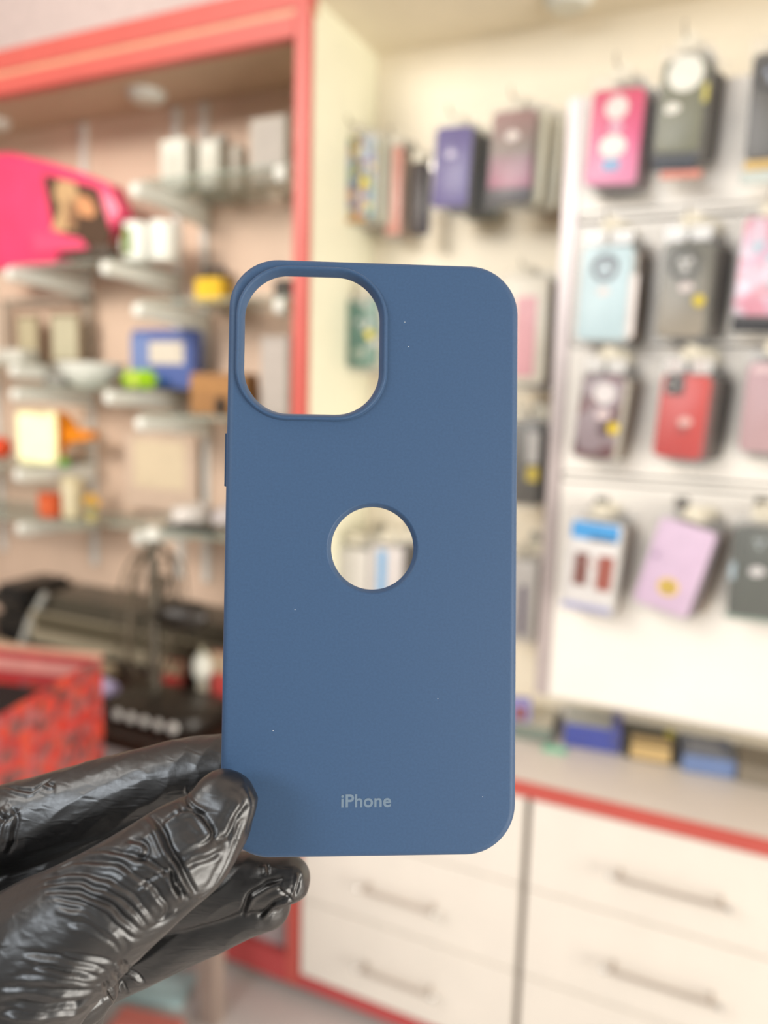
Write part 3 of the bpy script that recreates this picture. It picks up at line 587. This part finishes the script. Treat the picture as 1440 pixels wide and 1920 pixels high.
b = B().lathe([(0, -.045), (.02, -.04), (.034, -.01), (.034, .05), (.02, .075), (0, .08)], n=20, rot=(-PI/2, 'X')); bmesh.ops.transform(b.bm, matrix=Matrix.Translation((0, .02, .225)) @ head @ Matrix.Translation((0, .05, 0)), verts=b.bm.verts); b.done('motor_housing', fm, t)
B().lathe([(0, 0), (.014, 0), (.016, .012), (.012, .026), (0, .03)], n=16, c=(0, .02, .40)).done('top_knob', white_p, t)
# spray bottle with a pale cap, small boxes on the side counter
c = P(380, 1330, 1.425); t = thing('bottle', 'small bottle with a glossy white bulb-shaped body by the fan', 'bottle', (c.x, 1.425, ZC))
B().lathe([(0, 0), (.014, 0), (.015, .02), (.013, .05), (0, .05)], n=20).done('base', C((206, 200, 180), .4), t)
B().lathe([(0, .05), (.014, .052), (.023, .068), (.025, .085), (.022, .102), (.012, .118), (0, .12)], n=24).done('bulb', M('white_bulb', (248, 248, 234), .25), t, smooth=3)
B().lathe([(0, .118), (.008, .118), (.008, .134), (0, .136)], n=14).done('cap', C((190, 186, 160), .4), t)
goods((302, 1240, 346, 1290), 1.445, ZC, .03, 'red and beige small box behind the fan base', (196, 96, 84), more=labs((0, 1, .55, 1, (196, 170, 140)), (.2, .8, .12, .5, (204, 60, 60))))
goods((394, 1226, 440, 1300), 1.445, ZC, .03, 'red and beige box half hidden behind the blue case', (196, 96, 84), more=labs((0, 1, .6, 1, (198, 172, 142)), (.2, .9, .15, .5, (214, 84, 80))))
crumple('plastic_packet', (-1.345, 1.33, ZC), .035, .02, .022, 'small lilac plastic packet beside the red box', (186, 176, 214), 'packet', 5)
# black printer-like machine with a grey framed lid
c = P(230, 1150, 1.60)
t = thing('laminator', 'long black machine with a raised grey framed lid behind the fan', 'machine', (-1.52, 1.58, ZC))
B().box(-.42, .62, -.09, .10, 0, .10, .02).done('housing', dark, t)
B().box(-.42, -.28, -.10, .10, .10, .17, .02).done('end_block', dark, t)
B().box(-.25, .62, -.06, .10, .09, .155, .01).done('upper_housing', M('grey_olive_plastic', (84, 78, 66), .35), t)
q = B().box(-.25, .62, -.105, -.091, .03, .12, .004).done('lid_frame', M('lid_grey', (160, 150, 128), .3), t)
B().box(-.225, .60, -.108, -.1045, .07, .115).done('lid_panel', M('lid_panel_olive', (84, 78, 62), .3), q)
B().tube([(-.27, -.12, .01), (-.25, -.10, .09), (-.22, -.07, .165)], .011, 8).done('chrome_edge', M('lid_edge', (190, 190, 182), .2, metal=.3), t)
# cream board lying on the counter front
t = B().box(-2.2, -1.41, 1.25, 1.44, ZC+.0003, ZC+.035, .003).done('counter_tray', M('beige_tray', (206, 186, 156), .4)); tag(t, 'flat beige tray with a pale front edge between the machine and the red box', 'tray')
# red patterned open gift box on its own little table
t = thing('low_table', 'small dark side table under the red patterned box', 'table', (-1.35, .86, 0))
B().box(-.32, .22, -.30, .26, ZC-.10, ZC-.08, .003).done('table_top', M('dark_table', (60, 44, 38), .4), t)
for sx, sy in ((-.28, -.26), (.18, -.26), (-.28, .22), (.18, .22)): B().box(sx-.016, sx+.016, sy-.016, sy+.016, 0, ZC-.10, .002).done('leg', M('brown_leg', (96, 76, 62), .5), t)
redp = patchwork('red_floral_print', [(220, 62, 52), (196, 96, 90), (226, 76, 54), (190, 104, 104), (220, 66, 58), (110, 66, 64), (228, 84, 60), (200, 58, 56), (150, 90, 88)], 60, .5)
A = Vector((-1.07, 1.05)); zb = ZC-.08; zt_ = CAMZ-.500
t = thing('gift_box', 'open gift box with a red floral outside, pink rim and dark inside', 'gift box', (A.x, A.y, zb), (0, 0, .0))
L, Wd, th, H = .46, .40, .008, zt_-zb
near = Vector((-1.0-A.x, .774-A.y)).normalized(); ang = math.atan2(near.y, near.x)+PI/2   # the near side runs this way
t.rotation_euler = (0, 0, ang)
def flared(x0, x1, y0, y1, nm, mt, z0=0, z1=H): return B().box(x0, x1, y0, y1, z0, z1, .001).done(nm, mt, t)
flared(-th, 0, -L, 0, 'side', redp); flared(-Wd-.0, -Wd+th, -L, 0, 'side', redp)
flared(-Wd+th, -th, -th, 0, 'side', redp); flared(-Wd+th, -th, -L, -L+th, 'side', redp)
flared(-Wd+th, -th, -L+th, -th, 'bottom', dark, 0, .006)
flared(-Wd+th, -th, -th-.002, -th, 'pink_lining', C((226, 150, 140), .5), H-.042, H-.014)
flared(-Wd+th, -th, -th-.003, -th-.0005, 'red_band', C((190, 56, 60), .5), H-.060, H-.042)
flared(-Wd+th, -th, -th-.003, -th-.0005, 'red_band', C((190, 56, 60), .5), H-.014, H-.001)
flared(-th-.002, -th, -L+th, -th-.004, 'dark_inner_face', C((22, 18, 18), .7), .01, H-.002)
B().box(-Wd-.003, .003, -th-.001, .003, H, H+.008, .001).box(-Wd-.003, -Wd+th, -L, 0, H, H+.008, .001).done('cream_rim', C((222, 176, 150), .5), t)
B().box(-Wd+th, -th-.002, -L+th, -th-.004, .006, H-.066, .004).done('dark_depth', M('dark_depth', (18, 16, 14), .8), t)  # near-black block that makes the box look dark inside
B().prism([(.018*math.cos(a), .03*math.sin(a)) for a in [2*PI*i/18 for i in range(18)]], -.0005, .0006).done('white_petal', C((226, 206, 200), .5), t, (.0006, -.10, .09), (0, 0, PI/2))
# things on the floor at lower left, glimpsed under the hand
def floor_box(px, py, w_, d_, h_, rz, label, col, name, cat):
    c = PZ(px, py, 0); t = thing(name, label, cat, (c.x, c.y, 0.0005), (0, 0, rz))
    B().box(-w_/2, w_/2, -d_/2, d_/2, 0, h_, .004).done('box_body', C(col, .4), t)
    B().box(-w_/2+.01, w_/2-.01, -.012, .012, h_-.0003, h_+.0008).done('packing_tape', C(tuple(min(255, v+16) for v in col), .4), t)
floor_box(280, 1855, .20, .10, .02, .3, 'pale aqua flat box on the tiled floor below the glove', (196, 226, 226), 'flat_carton', 'box')
floor_box(262, 1975, .15, .12, .05, .2, 'coral pink carton at the bottom border beside the glove', (226, 132, 118), 'carton', 'box')

# ------------------------------------------------------------ the blue phone case
Mc = [[0.99789494, 0.01123965, -0.06386979], [-0.0133108, 0.99939617, -0.03209539], [0.06347048, 0.03287799, 0.997442]]
Tc = (-0.00315297, -0.01218793, 0.21428355)
def camvec(v): return Rv*v[0]+Uv*v[1]+Fv*v[2]
ex = camvec([Mc[i][0] for i in range(3)]); ey = camvec([Mc[i][1] for i in range(3)]); ez = -camvec([Mc[i][2] for i in range(3)])
CASE = Matrix(((ex.x, ey.x, ez.x, 0), (ex.y, ey.y, ez.y, 0), (ex.z, ey.z, ez.z, 0), (0, 0, 0, 1)))
CASE.translation = CAMP+camvec(Tc)
WC, HCs, RC = .0815, .1652, .0138
case = bpy.data.objects.new('phone_case', None); COL.objects.link(case); case.empty_display_size = .02; case.matrix_world = CASE
tag(case, 'large navy blue silicone phone case held up, with camera cutout and round hole', 'phone case')
def build_case():
    bm = bmesh.new(); NA = 14
    def rr(w_, h_, r_, z_, cx=0, cy=0): return [bm.verts.new((x, y, z_)) for x, y in rrect(w_, h_, r_, NA, cx, cy)]
    def strip(a, b, sm=True):
        n = len(a)
        for i in range(n):
            f = bm.faces.new((a[i], a[(i+1) % n], b[(i+1) % n], b[i])); f.smooth = sm
    e = .0020; NS = 10
    loops = []
    for i in range(NS+1):
        a = PI/2*i/NS; ins = e*(1-math.sin(a)); loops.append(rr(WC-2*ins, HCs-2*ins, RC-ins, -e*(1-math.cos(a))))
    front_outer = loops[0]
    loops.append(rr(WC+.0001, HCs+.0001, RC, -.0088)); loops.append(rr(WC-.0006, HCs-.0006, RC-.0003, -.0098)); loops.append(rr(WC-.0022, HCs-.0022, RC-.0011, -.0102))
    loops.append(rr(WC-.0036, HCs-.0036, RC-.0018, -.0098)); loops.append(rr(WC-.0034, HCs-.0034, RC-.0017, -.0040)); loops.append(rr(WC-.0060, HCs-.0060, RC-.003, -.0018))
    for a, b in zip(loops, loops[1:]): strip(a, b)
    back_outer = loops[-1]; TH = -.0018
    # camera cutout with a raised lip, and round hole
    CW, CH, CR, CX, CY = .0376, .0388, .0122, -.01755, .0588
    prof = [(.0023, 0), (.0022, .0003), (.0021, .0007), (.0018, .0012), (.0015, .0013), (.0011, .0009), (.0007, .0002), (.0004, -.0007), (.0001, -.0015), (0, -.0020), (.0003, -.0025), (.0014, TH)]
    cl = [rr(CW+2*o, CH+2*o, CR+o, z_, CX, CY) for o, z_ in prof]
    for a, b in zip(cl, cl[1:]): strip(b, a)
    def circ(r_, z_): return [bm.verts.new((.0+r_*math.cos(2*PI*i/72), .0021+r_*math.sin(2*PI*i/72), z_)) for i in range(72)]
    rl = [circ(.0128, 0), circ(.01255, -.0001), circ(.0123, -.0004), circ(.0120, -.0009), circ(.01175, -.0014), circ(.0115, -.0017), circ(.0117, TH)]
    for a, b in zip(rl, rl[1:]): strip(b, a)
    # the two flat faces of the back plate
    for o_, holes in ((front_outer, (cl[0], rl[0])), (back_outer, (cl[-1], rl[-1]))):
        ed = []
        for lp in (o_,)+holes:
            for i in range(len(lp)):
                q = bm.edges.get((lp[i], lp[(i+1) % len(lp)])); ed.append(q)
        g = bmesh.ops.triangle_fill(bm, use_beauty=True, edges=ed)
        for f in g['geom']:
            if isinstance(f, bmesh.types.BMFace): f.smooth = False
    bmesh.ops.recalc_face_normals(bm, faces=bm.faces)
    me = bpy.data.meshes.new('shell'); bm.to_mesh(me); bm.free(); return me
cm = bpy.data.materials.new('matte_navy_silicone'); cm.use_nodes = True; nt = cm.node_tree; bs = nt.nodes['Principled BSDF']
tc = nt.nodes.new('ShaderNodeTexCoord'); nz = nt.nodes.new('ShaderNodeTexNoise'); nz.inputs['Scale'].default_value = 1400; nz.inputs['Detail'].default_value = 2
nt.links.new(tc.outputs['Object'], nz.inputs['Vector'])
rp = nt.nodes.new('ShaderNodeValToRGB'); rp.color_ramp.elements[0].position = .3; rp.color_ramp.elements[1].position = .7
NAVY = (48, 75, 107)
rp.color_ramp.elements[0].color = [lin(v)*.94 for v in NAVY]+[1]; rp.color_ramp.elements[1].color = [lin(v)*1.06 for v in NAVY]+[1]
nt.links.new(nz.outputs['Fac'], rp.inputs[0]); nt.links.new(rp.outputs[0], bs.inputs['Base Color'])
bs.inputs['Roughness'].default_value = .55; bs.inputs['Specular IOR Level'].default_value = .4; bs.inputs['Sheen Weight'].default_value = .12; bs.inputs['Sheen Roughness'].default_value = .4
n2 = nt.nodes.new('ShaderNodeTexNoise'); n2.inputs['Scale'].default_value = 2500; bp = nt.nodes.new('ShaderNodeBump'); bp.inputs['Strength'].default_value = .12; bp.inputs['Distance'].default_value = .0001
nt.links.new(tc.outputs['Object'], n2.inputs['Vector']); nt.links.new(n2.outputs['Fac'], bp.inputs['Height']); nt.links.new(bp.outputs[0], bs.inputs['Normal'])
me = build_case(); link('shell', me, cm, case)
b = B().box(-WC/2-.0009, -WC/2+.0006, .0185, .0345, -.0075, -.0040, .0006, 3); b.done('side_button', cm, case)
cu = bpy.data.curves.new('lettering', 'FONT'); cu.body = 'iPhone'; cu.size = .0049; cu.offset = .00010; cu.extrude = .00003; cu.align_x = 'CENTER'; cu.align_y = 'CENTER'; cu.space_character = 1.03
to = bpy.data.objects.new('lettering_source', cu); COL.objects.link(to)
dg = bpy.context.evaluated_depsgraph_get(); tm = bpy.data.meshes.new_from_object(to.evaluated_get(dg)); bpy.data.objects.remove(to)
tm.materials.clear()
xs = [v.co.x for v in tm.vertices]; sc = .0137/(max(xs)-min(xs))
for v in tm.vertices: v.co.x *= sc
lt = link('lettering', tm, M('grey_print', (112, 132, 150), .5), case, (-.00105, -.0672, .00003)); lt['label'] = 'small pale grey printed word'
dm = M('dust_white', (220, 224, 230), .8)
def caseloc(px, py):
    d = Vector(((px-720)/FPX, -(py-960)/FPX, 1)); n = Vector([Mc[i][2] for i in range(3)]); T = Vector(Tc); q = d*(T.dot(n)/d.dot(n))-T
    return (q.dot(Vector([Mc[i][0] for i in range(3)])), q.dot(Vector([Mc[i][1] for i in range(3)])), .00002)
b = B()
for px, py in ((759, 604), (553, 1143), (766, 650), (905, 1494), (821, 1310), (512, 1370)):
    q = caseloc(px, py); b.lathe([(0, 0), (.00013, 0), (.0001, .00008), (0, .0001)], n=6, c=q)
ds = b.done('dust_specks', dm, case); ds['kind'] = 'stuff'

# ------------------------------------------------------------ gloved hand
def chain(pts):                         # (px, py, depth, radius in px at that depth)
    return [(PD(a, b_, d), r_*d/FPX) for a, b_, d, r_ in pts]
thumb = chain([(419, 1509, .1985, 63), (398, 1543, .1975, 76), (352, 1588, .195, 92), (285, 1638, .193, 98), (215, 1690, .192, 108), (150, 1735, .193, 122), (70, 1795, .197, 142), (-20, 1880, .205, 165), (-130, 2020, .215, 190)])
index = chain([(478, 1440, .2350, 46), (420, 1436, .2355, 56), (340, 1450, .236, 62), (250, 1478, .237, 68), (150, 1508, .238, 72), (60, 1538, .239, 76), (-40, 1570, .241, 82), (-150, 1630, .243, 92), (-260, 1760, .244, 110)])
middle = chain([(537, 1648, .2350, 45), (470, 1652, .236, 52), (390, 1668, .2375, 60), (290, 1690, .241, 66), (180, 1710, .246, 72), (60, 1730, .251, 80), (-80, 1760, .253, 92), (-230, 1830, .250, 110)])
ring = chain([(502, 1696, .2380, 43), (440, 1712, .239, 54), (360, 1738, .241, 60), (285, 1768, .243, 66), (200, 1800, .247, 72), (110, 1835, .250, 84), (-20, 1850, .253, 96), (-180, 1890, .250, 120)])
little = chain([(380, 1722, .262, 40), (310, 1742, .264, 46), (230, 1780, .264, 54), (140, 1830, .263, 64), (20, 1880, .261, 80), (-140, 1950, .255, 110)])
palm = chain([(150, 1850, .222, 70), (80, 1880, .228, 130), (-20, 1900, .232, 170), (-150, 1920, .238, 200), (-260, 2060, .240, 230), (-340, 2300, .240, 210), (-420, 2600, .240, 205)])
def grow(bm, ch, seg=28):
    # dense rounded tube with hemispherical ends
    pts = []; n = len(ch)
    for i in range(n-1):
        p0 = ch[max(i-1, 0)]; p1 = ch[i]; p2 = ch[i+1]; p3 = ch[min(i+2, n-1)]
        for k in range(8):
            t = k/8; t2 = t*t; t3 = t2*t
            f = lambda a, b_, c, d: 0.5*((2*b_)+(c-a)*t+(2*a-5*b_+4*c-d)*t2+(3*b_-a-3*c+d)*t3)
            pts.append((f(p0[0], p1[0], p2[0], p3[0]), f(p0[1], p1[1], p2[1], p3[1])))
    pts.append(ch[-1]); 
    full = []
    t0 = (pts[1][0]-pts[0][0]).normalized(); te = (pts[-1][0]-pts[-2][0]).normalized()
    for k in range(7): a = PI/2*k/7; full.append((pts[0][0]-t0*pts[0][1]*math.cos(a), pts[0][1]*max(math.sin(a), .02)))
    full += pts
    for k in range(1, 8): a = PI/2*k/7; full.append((pts[-1][0]+te*pts[-1][1]*math.sin(a), pts[-1][1]*max(math.cos(a), .02)))
    up = None; rings = []
    for i, (p, r_) in enumerate(full):
        t = (full[min(i+1, len(full)-1)][0]-full[max(i-1, 0)][0]).normalized()
        if up is None: up = t.orthogonal().normalized()
        up = (up-t*up.dot(t)).normalized(); q = t.cross(up)
        rings.append([bm.verts.new(p+(up*math.cos(2*PI*k/seg)+q*math.sin(2*PI*k/seg))*r_) for k in range(seg)])
    for a, b_ in zip(rings, rings[1:]):
        for k in range(seg): bm.faces.new((a[k], a[(k+1) % seg], b_[(k+1) % seg], b_[k]))
    bm.faces.new(rings[0][::-1]); bm.faces.new(rings[-1])
bm = bmesh.new()
web = chain([(330, 1532, .247, 34), (230, 1570, .247, 48), (120, 1600, .247, 62), (0, 1640, .247, 78), (-120, 1690, .247, 92)])
for ch in (thumb, index, middle, ring, little, palm, web): grow(bm, ch)
bmesh.ops.recalc_face_normals(bm, faces=bm.faces)
me = bpy.data.meshes.new('hand_raw'); bm.to_mesh(me); bm.free()
raw = bpy.data.objects.new('hand_raw', me); COL.objects.link(raw)
md = raw.modifiers.new('r', 'REMESH'); md.mode = 'VOXEL'; md.voxel_size = .00042
ms = raw.modifiers.new('s', 'SMOOTH'); ms.factor = .6; ms.iterations = 22
dg = bpy.context.evaluated_depsgraph_get(); hm = bpy.data.meshes.new_from_object(raw.evaluated_get(dg)); bpy.data.objects.remove(raw)
nv = len(hm.vertices); co = np.empty(nv*3); hm.vertices.foreach_get('co', co); co = co.reshape(-1, 3)
nr = np.empty(nv*3); hm.vertices.foreach_get('normal', nr); nr = nr.reshape(-1, 3)
print('hand verts', nv)
bvh = BVHTree.FromPolygons([tuple(v) for v in co], [tuple(p.vertices) for p in hm.polygons])
def zc(lst): return [(a/2.4, 1350+b_/2.4) for a, b_ in lst]
creases = [   # (polyline on the glove, width m, height m, side of the valley)
 (zc([(640, 450), (700, 485), (735, 590), (790, 670), (850, 790)]), .0011, .0012, 1),
 (zc([(730, 480), (800, 440), (865, 412), (950, 520), (890, 550)]), .0010, .0010, 1),
 (zc([(1060, 440), (1040, 540), (1030, 590), (1010, 650), (950, 740), (880, 800)]), .0012, .0014, 1),
 (zc([(855, 300), (850, 370), (930, 410)]), .0008, .0006, -1),
 (zc([(790, 390), (800, 430), (880, 420)]), .0008, .0006, 1),
 (zc([(780, 630), (810, 700), (870, 790)]), .0009, .0010, -1),
 (zc([(755, 670), (770, 740), (805, 815)]), .0008, .0009, 1),
 (zc([(960, 520), (1010, 500), (1040, 420), (1090, 340)]), .0013, .0008, -1),
 (zc([(1000, 560), (930, 600), (880, 610), (820, 640)]), .0012, .0009, 1),
 (zc([(560, 560), (640, 570), (660, 590), (600, 610)]), .0009, .0006, 1),
 (zc([(1090, 300), (1120, 400), (1090, 500)]), .0013, .0006, 1),
 (zc([(180, 690), (350, 612), (520, 612), (640, 650), (740, 705), (800, 810)]), .0010, .0008, 1),
 (zc([(150, 720), (350, 655), (520, 665), (680, 780), (740, 850), (700, 910)]), .0010, .0009, 1),
 (zc([(150, 745), (330, 705), (480, 735), (600, 820), (680, 920)]), .0009, .0009, 1),
 (zc([(180, 765), (330, 745), (480, 790), (600, 880), (660, 945)]), .0008, .0007, 1),
 (zc([(200, 795), (350, 795), (480, 855), (600, 955), (645, 975)]), .0010, .0010, 1),
 (zc([(220, 820), (350, 835), (460, 890), (560, 980), (620, 1000)]), .0008, .0008, 1),
 (zc([(250, 860), (380, 875), (480, 935), (560, 1010), (550, 1050)]), .0009, .0008, 1),
 (zc([(300, 930), (400, 950), (500, 1020), (540, 1070)]), .0010, .0005, 1),
 (zc([(100, 1080), (250, 1085), (400, 1130), (480, 1155)]), .0010, .0009, 1),
 (zc([(150, 1120), (300, 1150), (440, 1175)]), .0009, .0009, 1),
 (zc([(60, 1170), (200, 1165), (330, 1185), (440, 1200)]), .0009, .0006, 1),
 (zc([(0, 1230), (150, 1225), (300, 1240), (430, 1225)]), .0011, .0009, 1),
 (zc([(0, 1290), (200, 1305), (340, 1290), (425, 1235)]), .0011, .0011, 1),
 (zc([(0, 1330), (200, 1340), (400, 1300)]), .0011, .0008, 1),
 (zc([(250, 1060), (400, 1090), (500, 1110)]), .0009, .0006, 1),
 (zc([(700, 910), (740, 900), (800, 850)]), .0008, .0006, -1),
 (zc([(620, 780), (700, 720), (760, 690)]), .0007, .0004, 1),
 (zc([(0, 312), (70, 325), (140, 345), (190, 300), (240, 270)]), .0010, .0009, 1),
 (zc([(200, 290), (230, 320), (250, 300)]), .0009, .0006, 1),
 (zc([(15, 560), (25, 480), (60, 420), (40, 540), (10, 600)]), .0012, .0010, 1),
 (zc([(0, 400), (30, 440), (60, 400)]), .0012, .0008, -1),
 (zc([(1110, 890), (1130, 800), (1200, 760), (1280, 730)]), .0011, .0011, 1),
 (zc([(1180, 900), (1230, 830), (1310, 810)]), .0010, .0009, 1),
 (zc([(1340, 690), (1330, 740), (1310, 790)]), .0008, .0006, 1),
 (zc([(1190, 650), (1195, 700)]), .0006, .0004, 1),
 (zc([(1260, 740), (1300, 780), (1330, 800)]), .0008, .0008, -1),
 (zc([(510, 1100), (560, 1130), (640, 1185)]), .0010, .0012, 1),
 (zc([(480, 1150), (530, 1180), (560, 1230)]), .0010, .0012, 1),
 (zc([(440, 1190), (480, 1240), (500, 1280)]), .0010, .0010, 1),
 (zc([(660, 930), (760, 890), (860, 800), (960, 720)]), .0010, .0004, -1),
]
disp = np.zeros(nv); vdir = np.array(Fv)
facing = np.clip(-(nr@vdir)*3+.4, 0, 1)
for poly, wd, ht, side in creases:
    dense = []
    for (a, b_), (c, d_) in zip(poly, poly[1:]):
        k = max(2, int(math.hypot(c-a, d_-b_)/6))
        dense += [(a+(c-a)*i/k, b_+(d_-b_)*i/k) for i in range(k)]
    dense.append(poly[-1])
    for _ in range(4):
        dense = [dense[0]]+[((dense[i-1][0]+dense[i][0]*2+dense[i+1][0])/4, (dense[i-1][1]+dense[i][1]*2+dense[i+1][1])/4) for i in range(1, len(dense)-1)]+[dense[-1]]
    hit = []
    for a, b_ in dense:
        h = bvh.ray_cast(CAMP, ray(a, b_).normalized(), .5)
        if h[0] is not None: hit.append(np.array(h[0]))
    if len(hit) < 3: continue
    hit = np.array(hit); lo = hit.min(0)-.006; hi = hit.max(0)+.006
    idx = np.where(((co > lo) & (co < hi)).all(1) & (facing > 0))[0]
    if not len(idx): continue
    Pn = co[idx]; best = np.full(len(idx), 1e9); sgn = np.zeros(len(idx)); par = np.zeros(len(idx))
    for i in range(len(hit)-1):
        a = hit[i]; s = hit[i+1]-a; L2 = s@s
        if L2 < 1e-12 or L2 > 1e-4: continue
        t = np.clip(((Pn-a)@s)/L2, 0, 1); dv = Pn-(a+t[:, None]*s); dd = np.sqrt((dv**2).sum(1))
        m = dd < best; best[m] = dd[m]; par[m] = ((i+t)/(len(hit)-1))[m]
        sgn[m] = np.sign(dv@np.cross(s, vdir))[m]
    jit = np.array([noise.noise(Vector(p_)*260) for p_ in Pn]); wd = wd*.74; ht = ht*(.66 if len(poly) >= 4 and poly[0][0] < 130 else .92)*(1+.6*np.array([noise.noise(Vector(p_)*90+Vector((ht*1e4, 0, 0))) for p_ in Pn]))
    s = best*sgn*side+jit*.0004; env = np.clip(np.minimum(par, 1-par)*5, 0, 1)**.7
    prof = np.exp(-(s/wd)**2)*.85-1.0*np.exp(-((s-1.7*wd)/(.8*wd))**2)+.25*np.exp(-((s+2.6*wd)/(1.3*wd))**2)
    disp[idx] += prof*ht*env*facing[idx]
# fine random wrinkling of the thin film, drawn out along the fingers
ax1 = np.array(Rv)*.83-np.array(Uv)*-.55; ax1 /= np.linalg.norm(ax1); ax2 = np.cross(ax1, vdir)
amp = np.empty(nv)
q = np.stack([co@ax1*55, co@ax2*160, co@vdir*90], 1); q2 = co*420
for i in range(nv):
    v = Vector(q[i]); n1 = noise.noise(v); n2_ = noise.noise(Vector(q2[i]))
    amp[i] = (.36-abs(n1))*.0010+n2_*.00005
co2 = co+nr*(disp+amp)[:, None]
# the glove film never passes into the phone case
ci = CASE.inverted(); R3 = np.array(ci.to_3x3()); T3 = np.array(ci.translation)
lc = co2@R3.T+T3
inb = (np.abs(lc[:, 0]) < WC/2+.0003) & (np.abs(lc[:, 1]) < HCs/2+.0003)
front = inb & (lc[:, 2] < .0003) & (lc[:, 2] > -.006); lc[front, 2] = .0003
backm = inb & (lc[:, 2] <= -.006) & (lc[:, 2] > -.0106); lc[backm, 2] = -.0106
Mi = np.array(CASE.to_3x3()); co3 = lc@Mi.T+np.array(CASE.translation)
hm.vertices.foreach_set('co', co3.ravel()); hm.update()
gl = bpy.data.materials.new('black_nitrile'); gl.use_nodes = True; nt = gl.node_tree; bs = nt.nodes['Principled BSDF']
bs.inputs['Base Color'].default_value = (.006, .006, .0065, 1); bs.inputs['Roughness'].default_value = .40; bs.inputs['Specular IOR Level'].default_value = .8; bs.inputs['IOR'].default_value = 1.56
tc = nt.nodes.new('ShaderNodeTexCoord'); n1 = nt.nodes.new('ShaderNodeTexNoise'); n1.inputs['Scale'].default_value = 900; n1.inputs['Detail'].default_value = 5
nt.links.new(tc.outputs['Object'], n1.inputs['Vector']); mr = nt.nodes.new('ShaderNodeMapRange'); mr.inputs['To Min'].default_value = .32; mr.inputs['To Max'].default_value = .44
nt.links.new(n1.outputs['Fac'], mr.inputs['Value']); nt.links.new(mr.outputs[0], bs.inputs['Roughness'])
bp = nt.nodes.new('ShaderNodeBump'); bp.inputs['Strength'].default_value = .35; bp.inputs['Distance'].default_value = .0001
nt.links.new(n1.outputs['Fac'], bp.inputs['Height'])
mp = nt.nodes.new('ShaderNodeMapping'); mp.inputs['Rotation'].default_value = (0, .5, .45); mp.inputs['Scale'].default_value = (150, 150, 520)
n3 = nt.nodes.new('ShaderNodeTexNoise'); n3.noise_type = 'RIDGED_MULTIFRACTAL'; n3.inputs['Scale'].default_value = 1.0; n3.inputs['Detail'].default_value = 3; n3.inputs['Distortion'].default_value = .6
nt.links.new(tc.outputs['Object'], mp.inputs[0]); nt.links.new(mp.outputs[0], n3.inputs['Vector'])
b2 = nt.nodes.new('ShaderNodeBump'); b2.inputs['Strength'].default_value = .32; b2.inputs['Distance'].default_value = .0006
nt.links.new(n3.outputs['Fac'], b2.inputs['Height']); nt.links.new(bp.outputs[0], b2.inputs['Normal']); nt.links.new(b2.outputs[0], bs.inputs['Normal'])
hand = link('gloved_hand', hm, gl, None, None, None, 3)
tag(hand, 'hand in a wrinkled black rubber glove pinching the blue phone case, thumb in front', 'hand')
